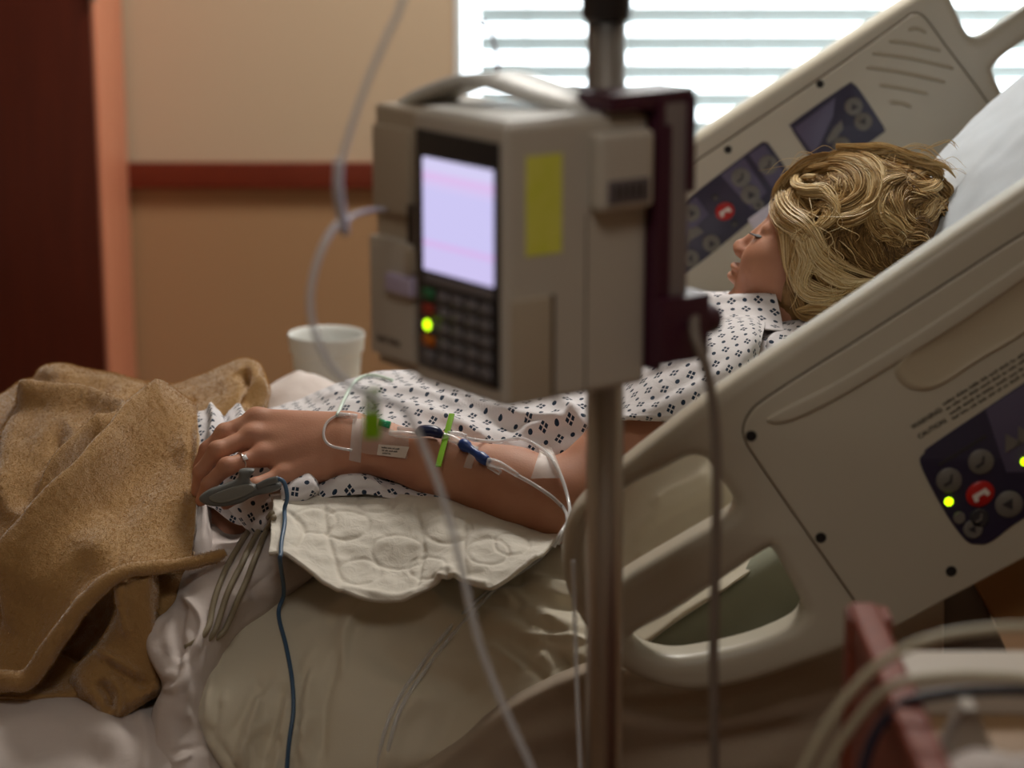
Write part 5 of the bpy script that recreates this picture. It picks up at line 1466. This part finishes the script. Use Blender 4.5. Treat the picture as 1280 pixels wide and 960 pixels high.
# wavy locks covering the rest of the head, far side included
def sph(df, dl, du, infl):
    v = np.array([df, dl, du]); v = v / np.linalg.norm(v)
    return HCC + HR.T @ (v * HRAD * infl)
cnt_ = 0
while cnt_ < 110:
    e = rng.normal(0, 1, 3); e /= np.linalg.norm(e)
    if (e[0] > 0.30 and e[2] < 0.55) or e[2] > 0.6: continue
    if e[2] < -0.75 and e[0] > -0.2: continue
    if e[1] > 0.05: continue
    s = np.array([rng.normal(0.12, 0.28), rng.normal(-0.25, 0.25), 1.0]); s /= np.linalg.norm(s)
    P = []
    wav = rng.uniform(-1, 1); ph = rng.uniform(0, 6)
    for t in np.linspace(0.0, 1.0, 9):
        v = s * (1 - t) + e * t; v /= np.linalg.norm(v) + 1e-9
        side = np.cross(s, e); side /= np.linalg.norm(side) + 1e-9
        v = v + side * 0.16 * math.sin(t * 7 + ph) * t
        if v[0] > 0.42 and v[2] < 0.45: v[0] = 0.42
        P.append(sph(v[0], v[1], v[2], 0.93 + 0.05 * rng.uniform() + 0.06 * math.sin(t * 3.1)))
    strands(P, rng.uniform(0.007, 0.011), 24, rng.uniform(0.25, 0.6), curl=rng.uniform(-2, 2)); cnt_ += 1
# hair ends lying on the pillow
for k in range(16):
    x = rng.uniform(1085, 1150); y = rng.uniform(215, 300)
    P = [on_hair(x, y, 1.0), on_hair(x + 14, y + rng.normal(4, 6), 1.04), on_hair(x + 26, y + rng.normal(14, 8), 1.0)]
    strands(P, 0.009, 24, rng.uniform(0.3, 0.65), curl=1)
hair = flush('hair', person)
# fly-away strands
HV = []; HT = []
for k in range(80):
    x = rng.uniform(1000, 1170); y = np.interp(x, [960, 1000, 1050, 1100, 1180], [250, 208, 194, 194, 212]) + rng.uniform(0, 12)
    L_ = rng.uniform(15, 60); a = rng.uniform(-0.5, 0.35); sgn = rng.choice((-1, 1))
    P = [on_hair(x, y, 1.0), on_hair(x + sgn * L_ * 0.35, y - rng.uniform(4, 13), 1.05), on_hair(x + sgn * L_ * 0.7, y - rng.uniform(2, 14), 1.05), on_hair(x + sgn * L_, y + rng.uniform(-8, 14), 1.03)]
    strands(P, 0.0004, 1, 0.8, r0=0.00028)
for q in ([(1122, 196), (1126, 187), (1142, 181), (1162, 186), (1180, 199)], [(1120, 200), (1140, 186), (1160, 189), (1176, 202)], [(1150, 190), (1170, 180), (1188, 176), (1196, 186)]):
    for c in range(4): strands([on_hair(a + rng.normal(0, 1.2), b + rng.normal(0, 1.2), 1.02) for a, b in q], 0.0006, 2, 0.85, r0=0.0003)
for k in range(24):
    x = rng.uniform(985, 1060); y = rng.uniform(230, 360)
    P = [on_hair(x, y, 1.10), on_hair(x + rng.normal(5, 9), y + 14, 1.14), on_hair(x + rng.normal(12, 10), y + 28, 1.13), on_hair(x + rng.normal(16, 12), y + 38, 1.09)]
    strands(P, 0.0005, 2, 0.85, r0=0.0003)
flush('loose_strands', hair)
# under-layer that closes the scalp
V = []; F = []; nu_, nv_ = 60, 40; keep = {}
for i in range(nv_ + 1):
    th = math.pi * i / nv_
    for j in range(nu_):
        ph = 2 * math.pi * j / nu_
        v = np.array([math.sin(th) * math.cos(ph), math.sin(th) * math.sin(ph), math.cos(th)])
        V.append(HCC + HR.T @ (v * HRAD * (0.94 + 0.03 * noise.noise(Vector(v * 6)))))
        keep[i * nu_ + j] = not ((v[0] > 0.50 and v[2] < 0.58) or v[2] < -0.72)
for i in range(nv_):
    for j in range(nu_):
        q = (i * nu_ + j, i * nu_ + (j + 1) % nu_, (i + 1) * nu_ + (j + 1) % nu_, (i + 1) * nu_ + j)
        if all(keep[k] for k in q): F.append(q)
meshobj('hair_base', V, F, mat('hair_under_layer', (146, 110, 64), 0.6, var=(112, 80, 42), vscale=90, bump=0.6, bscale=300), hair)

# ------------------------------------------------------------------ things on the arm and hand
M_tape = clear_mat('tape_translucent', (232, 222, 216), 0.42, 0.5)
M_tapec = clear_mat('dressing_clear', (226, 214, 204), 0.25, 0.25)
M_navy = mat('connector_navy', (22, 32, 74), 0.3)
M_blue = mat('connector_blue', (30, 62, 130), 0.35)
M_lime = mat('clip_lime', (130, 186, 34), 0.35)
M_mint = mat('hub_green', (40, 160, 110), 0.35)
M_clear = clear_mat('luer_clear', (236, 236, 238), 0.28, 0.06)
M_grey = mat('probe_grey', (104, 106, 104), 0.5)
M_silver = mat('ring_silver', (226, 224, 220), 0.15, 1.0)
M_stone = mat('ring_stone', (244, 246, 250), 0.02, spec=1.0)
M_cable = mat('cable_blue', (62, 92, 122), 0.4)
M_beige = mat('cable_beige', (140, 128, 104), 0.5)
M_white = mat('line_white_green', (214, 232, 218), 0.4)
ARM = bvh_of([bodyo])
LAY = bvh_of([bodyo, gown, pad, ap, rs])
def arm(px, py, off=0.002): return on(ARM, px, py, off, 2.5)
def lay(px, py, off=0.002): return on(LAY, px, py, off, 2.45)
def patch(name, c4, m, parent=None, off=0.0012, n=14, th=0.0004):
    """strip of tape stuck to the arm: four corners in the photo, laid on the skin"""
    c4 = np.array(c4, float); V = []; F = []
    for i in range(n):
        for j in range(n):
            a, b = i / (n - 1), j / (n - 1)
            p = (c4[0] * (1 - a) + c4[1] * a) * (1 - b) + (c4[3] * (1 - a) + c4[2] * a) * b
            V.append(lay(p[0], p[1], off))
    V = np.array(V).reshape(n, n, 3)
    for _ in range(2):
        Q = V.copy(); Q[1:-1, 1:-1] = (V[1:-1, 1:-1] * 2 + V[:-2, 1:-1] + V[2:, 1:-1] + V[1:-1, :-2] + V[1:-1, 2:]) / 6; V = Q
    V = V.reshape(-1, 3)
    for i in range(n - 1):
        for j in range(n - 1): F.append((i * n + j, i * n + j + 1, (i + 1) * n + j + 1, (i + 1) * n + j))
    o = meshobj(name, V, F, m, parent)
    return o
def path_on(f, pts, off, n=40):
    P = crv(pts, n)
    return smooth_path([f(p[0], p[1], off) for p in P], 4)

iv = thing('iv_line', 'clear intravenous line with navy and blue connectors taped along the forearm', 'iv line', arm(520, 555))
pt = path_on(arm, [(437, 520), (423, 521), (409, 530), (405, 546), (414, 558), (440, 563)], 0.0022, 40)
tube('loop', pt, 0.0016, M_tubec, iv, straight=True)
a, b = arm(424, 521, 0.003), arm(446, 524, 0.003)
tube('luer', [a, a * 0.6 + b * 0.4, b], 0.0034, M_clear, iv, straight=True, nseg=14)
tube('hub', [lay(474, 531, 0.004), lay(487, 535, 0.004)], 0.0042, M_mint, iv, straight=True, nseg=14)
tube('catheter_hub', [arm(487, 544, 0.004), arm(498, 546, 0.005), arm(527, 549, 0.006)], np.array([0.0026, 0.004, 0.0036]), M_clear, iv, straight=True, nseg=14)
tube('upper_arm_of_connector', [lay(498, 541, 0.006), lay(515, 543, 0.007), lay(530, 546, 0.007)], 0.0028, M_clear, iv, straight=True, nseg=12)
P = [lay(523, 548, 0.007), lay(531, 546, 0.009), lay(542, 547, 0.009), lay(552, 551, 0.008)]
V, F = tube_geo(crv(P, 16), np.interp(np.linspace(0, 1, 16), [0, 0.25, 0.8, 1], [0.004, 0.0068, 0.0068, 0.004]), 8); meshobj('navy_connector', V, F, M_navy, iv)
tube('y_site', [lay(552, 550, 0.006), lay(566, 554, 0.006), lay(580, 562, 0.006)], np.linspace(0.0046, 0.0036, 12), M_clear, iv, n=12, nseg=14)
tube('y_branch', [lay(558, 549, 0.008), lay(570, 550, 0.008), lay(582, 553, 0.007)], 0.003, M_clear, iv, n=12, nseg=12)
A_, B_ = lay(558, 540, 0.013), arm(549, 583, 0.007)
A_ = A_ + (A_ - B_) * 0.16
A_ = A_ - ray(555, 560) * 0.011; B_ = B_ - ray(555, 560) * 0.011
c = (A_ + B_) / 2; d = B_ - A_; L3 = np.linalg.norm(d); d /= L3
ex = np.array([1, 0, 0.15]); ex = ex - d * (ex @ d); ex /= np.linalg.norm(ex)
box('lime_clip', (-0.0033, -0.0012, -L3 / 2), (0.0033, 0.0012, L3 / 2), M_lime, iv, 0.0008, frame=(c, ex, np.cross(d, ex), d))
q0, q1 = arm(576, 559, 0.007), arm(612, 581, 0.006)
V, F = tube_geo(crv([q0, (q0 + q1) / 2, q1], 14), np.array([.0052, .0066, .0068, .0066, .005, .0046, .0046, .0046, .0048, .0062, .0064, .0062, .0058, .005]), 18); meshobj('blue_connector', V, F, M_blue, iv)
tube('luer_lock', [q1, arm(628, 585, 0.006), arm(648, 596, 0.004)], np.array([.0054, .0052, .005, .0044, .0036, .0034, .003, .0026]), M_clear, iv, n=8, nseg=16)
tube('side_port', [arm(612, 584, 0.003), arm(626, 592, 0.003)], 0.0032, M_clear, iv, straight=True, nseg=12)
low_ = path_on(arm, [(646, 595), (670, 608), (690, 621), (704, 634)], 0.003, 24).tolist()
end = [at(709, 645, 2.36), at(708, 662, 2.33), at(697, 680, 2.325)]
tube('lower_tubing', crv(low_ + end, 60), 0.0021, M_tubec, iv, straight=True)
upp = [lay(582, 553, 0.005), lay(600, 556, 0.005), lay(625, 555, 0.006), lay(650, 553, 0.008), lay(670, 560, 0.008), lay(688, 577, 0.007), lay(702, 600, 0.006), at(711, 628, 2.385), at(711, 648, 2.35), at(700, 668, 2.32), at(692, 684, 2.315)]
tube('upper_tubing', upp, 0.0021, M_tubec, iv, n=70)
run = [(692, 684, 0.006), (668, 705, 0.004), (625, 733, 0.004), (592, 757, 0.003), (560, 790, 0.003), (525, 835, 0.003), (497, 880, 0.003), (480, 925, 0.003), (470, 975, 0.003)]
for k, dx in enumerate((0, 8)):
    rr = [lay(x + dx * (0.2 if i < 3 else 1.0), y + dx * 0.3, o) for i, (x, y, o) in enumerate(run)]
    tube('pillow_run', smooth_path(crv(rr, 90), 5), 0.0021, M_tubec, iv, straight=True)
# tapes
t1 = patch('medical_tape', [(441, 524), (455, 525), (451, 578), (436, 575)], M_tape); tag(t1, 'narrow clear tape strip across the wrist near the tube loop', 'tape')
t2 = patch('clear_dressing', [(452, 523), (512, 548), (510, 574), (452, 566)], M_tapec, off=0.0024); tag(t2, 'clear dressing film over the needle site on the wrist', 'dressing')
t3 = patch('date_label', [(474, 556), (513, 560), (508, 573), (472, 568)], mat('label_paper', (216, 202, 190), 0.7), t2, off=0.0032)
for k in range(3):
    o_ = lay(478 + k * 0.6, 560.5 + k * 3.2, 0.0038); e_ = lay(500 + k * 0.6, 563 + k * 3.2, 0.0038) - o_; ln = np.linalg.norm(e_); e_ /= ln
    n_ = np.cross(e_, ray(490, 560)); n_ /= np.linalg.norm(n_)
    if n_[2] < 0: n_ = -n_
    word_bars('label_print', o_, e_, n_, ln * (0.9 if k < 2 else 0.4), 0.0021, M_ink, t2, 20 + k)
t4 = patch('medical_tape', [(590, 562), (599, 565), (592, 588), (581, 586)], M_tape, off=0.0075); tag(t4, 'small tape strip wrapped over the blue connector', 'tape')
t5 = patch('medical_tape', [(677, 556), (684, 557), (706, 598), (697, 627)][:1] + [(690, 560), (705, 600), (664, 600)], M_tape, off=0.004)
tag(t5, 'wide white tape strip holding the tubing near the elbow', 'tape')

# ring
rc = FRg[0] * 0.42 + FRg[1] * 0.58; ra = FRg[1] - FRg[0]; ra /= np.linalg.norm(ra)
rg_ = thing('ring', 'silver ring with a square stone on the ring finger', 'ring', rc)
x, y, z = basis(ra); V = []; F = []; R0 = 0.0103
P = [rc + (x * math.cos(t) + y * math.sin(t)) * R0 for t in np.linspace(0, 2 * math.pi, 49)]
V, F = tube_geo(P, 0.0011, 8, False); meshobj('band', V, F, M_silver, rg_)
nv = -ray(290, 578); nv = nv - ra * (nv @ ra); nv += np.array([0, 0, 0.35]); nv /= np.linalg.norm(nv)
sc_ = rc + nv * (R0 + 0.0012); sx_ = np.cross(nv, ra); sx_ /= np.linalg.norm(sx_)
box('stone', (-0.003, -0.0026, -0.0012), (0.003, 0.0026, 0.0022), M_stone, rg_, 0.0009, 1, frame=(sc_, sx_, ra, nv))
for sx1 in (-1, 1):
    for sy1 in (-1, 1):
        tube('prong', [sc_ + sx_ * 0.003 * sx1 + ra * 0.0026 * sy1 - nv * 0.002, sc_ + sx_ * 0.0029 * sx1 + ra * 0.0025 * sy1 + nv * 0.002], 0.0006, M_silver, rg_, straight=True, nseg=6)

# finger clip sensor
ox = thing('pulse_oximeter', 'grey finger clip sensor on the little finger', 'finger sensor', at(300, 630, 2.47))
fd = at(250, 621, 2.462) - at(330, 598, 2.462); fd /= np.linalg.norm(fd); fz = np.cross(fd, [0, 1.0, 0]); fz /= np.linalg.norm(fz)
if fz[2] < 0: fz = -fz
o2 = poly_px([(249, 622), (262, 612), (280, 606), (297, 598), (299, 588), (310, 586), (318, 588), (312, 598), (318, 606), (345, 602), (352, 608), (344, 614), (318, 620), (300, 629), (275, 633), (256, 630)], 2.452)
slab('clip_shell', [crv(o2, 70, True)], (0, 2.447, 0), EX, EZ, 0.013, 0.0045, M_grey, ox, res=4)
o3 = poly_px([(262, 620), (290, 608), (312, 604), (318, 612), (300, 622), (275, 628)], 2.45)
slab('clip_cover', [crv(o3, 50, True)], (0, 2.445, 0), EX, EZ, 0.004, 0.0015, mat('probe_grey_light', (126, 126, 120), 0.5), ox)
cb = [at(330, 607, 2.452), at(345, 599, 2.447), at(355, 603, 2.445), at(359, 622, 2.44)] + [lay(x_, y_, 0.006) for x_, y_ in ((358, 640), (356, 660), (352, 682))] + [at(351, 692, 2.352), at(350, 702, 2.350), lay(348, 735, 0.010), lay(350, 770, 0.004), lay(359, 810, 0.004), lay(367, 850, 0.004), lay(368, 890, 0.004), lay(363, 930, 0.004), lay(358, 985, 0.004)]
cb = smooth_path(crv(cb, 160), 2)
tube('cable', cb, 0.0024, M_cable, ox, straight=True)
tube('strain_relief', [at(322, 609, 2.45), at(336, 602, 2.448), at(348, 599, 2.446)], 0.0040, M_grey, ox, n=14, nseg=12)

# beige monitor leads over the sheet
for k, (q, lb) in enumerate((([(336, 640), (312, 668), (292, 700), (272, 742), (258, 785), (248, 815)], 'leftmost of the beige monitor leads crossing the crumpled sheet'),
                             ([(340, 645), (318, 680), (299, 715), (281, 752), (266, 790), (256, 818)], 'middle beige monitor lead crossing the crumpled sheet'),
                             ([(342, 650), (324, 690), (307, 726), (290, 760), (276, 790), (262, 815)], 'rightmost of the beige monitor leads beside the cream pillow'))):
    cq = crv(q, 50); P = smooth_path([lay(x_, y_, 0.004 if i_ < 40 else 0.004 - 0.0025 * (i_ - 40)) for i_, (x_, y_) in enumerate(cq)], 6)
    o = tube('monitor_lead', P, 0.0034, M_beige, straight=True); tag(o, lb, 'cable', 'beige monitor leads')

# pale line rising over the gown
pl_ = tube('pale_line', smooth_path([lay(x_, y_, 0.003) for x_, y_ in crv([(422, 522), (430, 505), (440, 485), (452, 474), (470, 472), (490, 478)], 40)], 3), 0.0021, M_white, straight=True)
tag(pl_, 'pale green-white thin line curving from the wrist over the gown', 'tube')

# ------------------------------------------------------------------ cup on a table beyond the bed
M_foam = mat('foam_white', (226, 226, 222), 0.75, bump=0.15, bscale=260, sss=0.0)
CY = 3.38; cc = at(408, 418, CY); tz = float(cc[2]) - 0.155
R1 = 48.5 / FPX * CY * 1.02
cup = thing('foam_cup', 'white foam cup beyond the patient in front of the tan wall', 'cup', (cc[0], CY, tz))
lathe('cup_body', [(0.0001, 0.004), (R1 * 0.66, 0.004), (R1 * 0.70, 0.0), (R1 * 0.72, 0.003), (R1 * 0.90, 0.128), (R1 * 0.955, 0.131), (R1 * 0.985, 0.15), (R1, 0.153), (R1 * 0.985, 0.157), (R1 * 0.95, 0.155), (R1 * 0.92, 0.148), (R1 * 0.88, 0.12), (R1 * 0.68, 0.01), (0.0001, 0.009)], (cc[0], CY, tz), (0, 0, 1), M_foam, cup, 48)
lathe('drink', [(R1 * 0.80, 0.08), (0.0001, 0.0801)], (cc[0], CY, tz), (0, 0, 1), mat('water', (190, 196, 198), 0.05), cup, 40)
tbx = thing('overbed_table', 'small table beyond the bed under the foam cup', 'table', (cc[0], CY + 0.05, 0))
box('table_top', (cc[0] - 0.30, CY - 0.12, tz - 0.025), (cc[0] + 0.30, CY + 0.24, tz - 0.0003), mat('table_laminate', (196, 170, 136), 0.4), tbx, 0.006)
for sx1 in (-1, 1):
    box('leg', (cc[0] + sx1 * 0.25 - 0.02, CY + 0.03, 0.0), (cc[0] + sx1 * 0.25 + 0.02, CY + 0.09, tz - 0.026), M_framegrey, tbx)

# folded paper leaning on the far rail behind the face
pw1 = [at(935, 275, 3.12), at(966, 252, 3.12), at(990, 275, 3.12), at(975, 330, 3.12), at(955, 310, 3.12)]
o1 = slab('paper_card', [[(p[0], p[2]) for p in pw1]], (0, 3.12, 0), EX, EZ, 0.0012, 0.0002, mat('card_lilac_white', (206, 200, 210), 0.7), res=1)
tag(o1, 'lilac-white paper card on the far rail behind the face', 'card')
o2_ = slab('card_flap', [poly_px([(951, 306), (962, 276), (975, 262), (990, 275), (975, 330)], 3.10)], (0, 3.10, 0), EX, EZ, 0.0012, 0.0002, mat('card_blue_white', (196, 214, 236), 0.7), o1, res=1)

# ------------------------------------------------------------------ lower right corner: wooden stand with tubes and linen
M_redwood = mat('stand_red_wood', (128, 54, 27), 0.62, var=(110, 42, 20), vscale=10, stretch=(8, 8, 1))
sxp = float(at(1075, 760, 1.80)[0]); szt = float(at(1075, 758, 1.80)[2])
ws = thing('bedside_stand', 'red-brown wooden bedside stand in the lower right corner', 'stand', (sxp + 0.15, 1.6, 0))
box('side_panel', (sxp - 0.006, 1.36, 0.05), (sxp + 0.012, 1.80, szt - 0.03), M_redwood, ws, 0.003)
box('top_rail', (sxp - 0.008, 1.34, szt - 0.03), (sxp + 0.016, 1.812, szt), M_redwood, ws, 0.006, 3)
box('corner_post', (sxp - 0.010, 1.785, 0), (sxp + 0.026, 1.82, szt - 0.006), M_redwood, ws, 0.004)
box('corner_post', (sxp - 0.010, 1.345, 0), (sxp + 0.026, 1.38, szt - 0.006), M_redwood, ws, 0.004)
box('shelf', (sxp + 0.0125, 1.36, 0.885), (sxp + 0.45, 1.80, 0.90), mat('stand_tan_top', (150, 118, 84), 0.5), ws, 0.002)
box('side_panel', (sxp + 0.45, 1.36, 0), (sxp + 0.468, 1.80, szt - 0.03), M_redwood, ws, 0.003)
M_linen = fabric('linen_white', (206, 196, 192), wrinkle=0.4)
bxo = box('carton', (-0.004, -0.03, 0.0), (0.16, 0.03, 0.032), mat('carton_white', (190, 180, 168), 0.6), None, 0.003, frame=(np.array([float(at(1132, 800, 1.74)[0]), 1.745, 0.9004]), (1, 0, 0), (0, 1, 0), (0, 0, 1)))
tag(bxo, 'flat white carton lying on the bedside stand behind the tubes', 'carton')
wg = slab('white_wedge', [[(0, 0), (0.05, 0), (0.028, 0.05), (0.018, 0.05)]], (float(at(1180, 930, 1.58)[0]), 1.60, 0.9004), EX, EZ, 0.03, 0.003, mat('wedge_grey_white', (168, 158, 146), 0.6))
tag(wg, 'pale grey wedge-shaped holder on the bedside stand', 'holder')
cx_, cy_, cz_ = float(at(1250, 975, 1.46)[0]), 1.46, 0.93
V = []; F = []
for i in range(25):
    th = math.pi * i / 24
    for j in range(40):
        ph = 2 * math.pi * j / 40
        v = Vector((math.sin(th) * math.cos(ph), math.sin(th) * math.sin(ph), math.cos(th)))
        k = 1 + 0.22 * noise.fractal(v * 2.2, 1, 2, 3)
        V.append((cx_ + v.x * 0.058 * k, cy_ + v.y * 0.05 * k, max(0.9004, cz_ + v.z * 0.042 * k)))
for i in range(24):
    for j in range(40): F.append((i * 40 + j, i * 40 + (j + 1) % 40, (i + 1) * 40 + (j + 1) % 40, (i + 1) * 40 + j))
lc_ = meshobj('washcloth', V, F, M_linen); tag(lc_, 'crumpled white cloth at the bottom right on the bedside stand', 'cloth')
M_gtube = mat('hose_grey_beige', (178, 170, 146), 0.45)
for k, (q, r, m, lb) in enumerate((
    ([(985, 1010), (1008, 955), (1035, 905), (1072, 855), (1115, 820), (1165, 798), (1220, 788), (1285, 784), (1380, 790)], 0.0036, M_gtube, 'upper grey-beige hose arching over the bedside stand'),
    ([(1005, 1020), (1030, 965), (1060, 915), (1095, 872), (1130, 852), (1180, 845), (1235, 845), (1285, 849), (1380, 865)], 0.0036, M_gtube, 'lower grey-beige hose arching over the bedside stand'),
    ([(1070, 1010), (1082, 950), (1100, 908), (1130, 880), (1175, 868), (1225, 864), (1285, 864), (1380, 875)], 0.0042, mat('cable_dark_blue', (34, 38, 58), 0.4), 'dark blue cable arching below the grey hoses'))):
    P = [at(x_, y_, 1.56 + 0.012 * k) for x_, y_ in q] + [at(1500 + 20 * k, 860, 1.56 + 0.012 * k), at(1600 + 20 * k, 1020, 1.56), (0.60 + 0.02 * k, 1.56, 0.6), (0.60 + 0.02 * k, 1.56, 0.02)]
    o = tube('hose' if k < 2 else 'cable', P, r, m, n=150); tag(o, lb, 'hose' if k < 2 else 'cable')
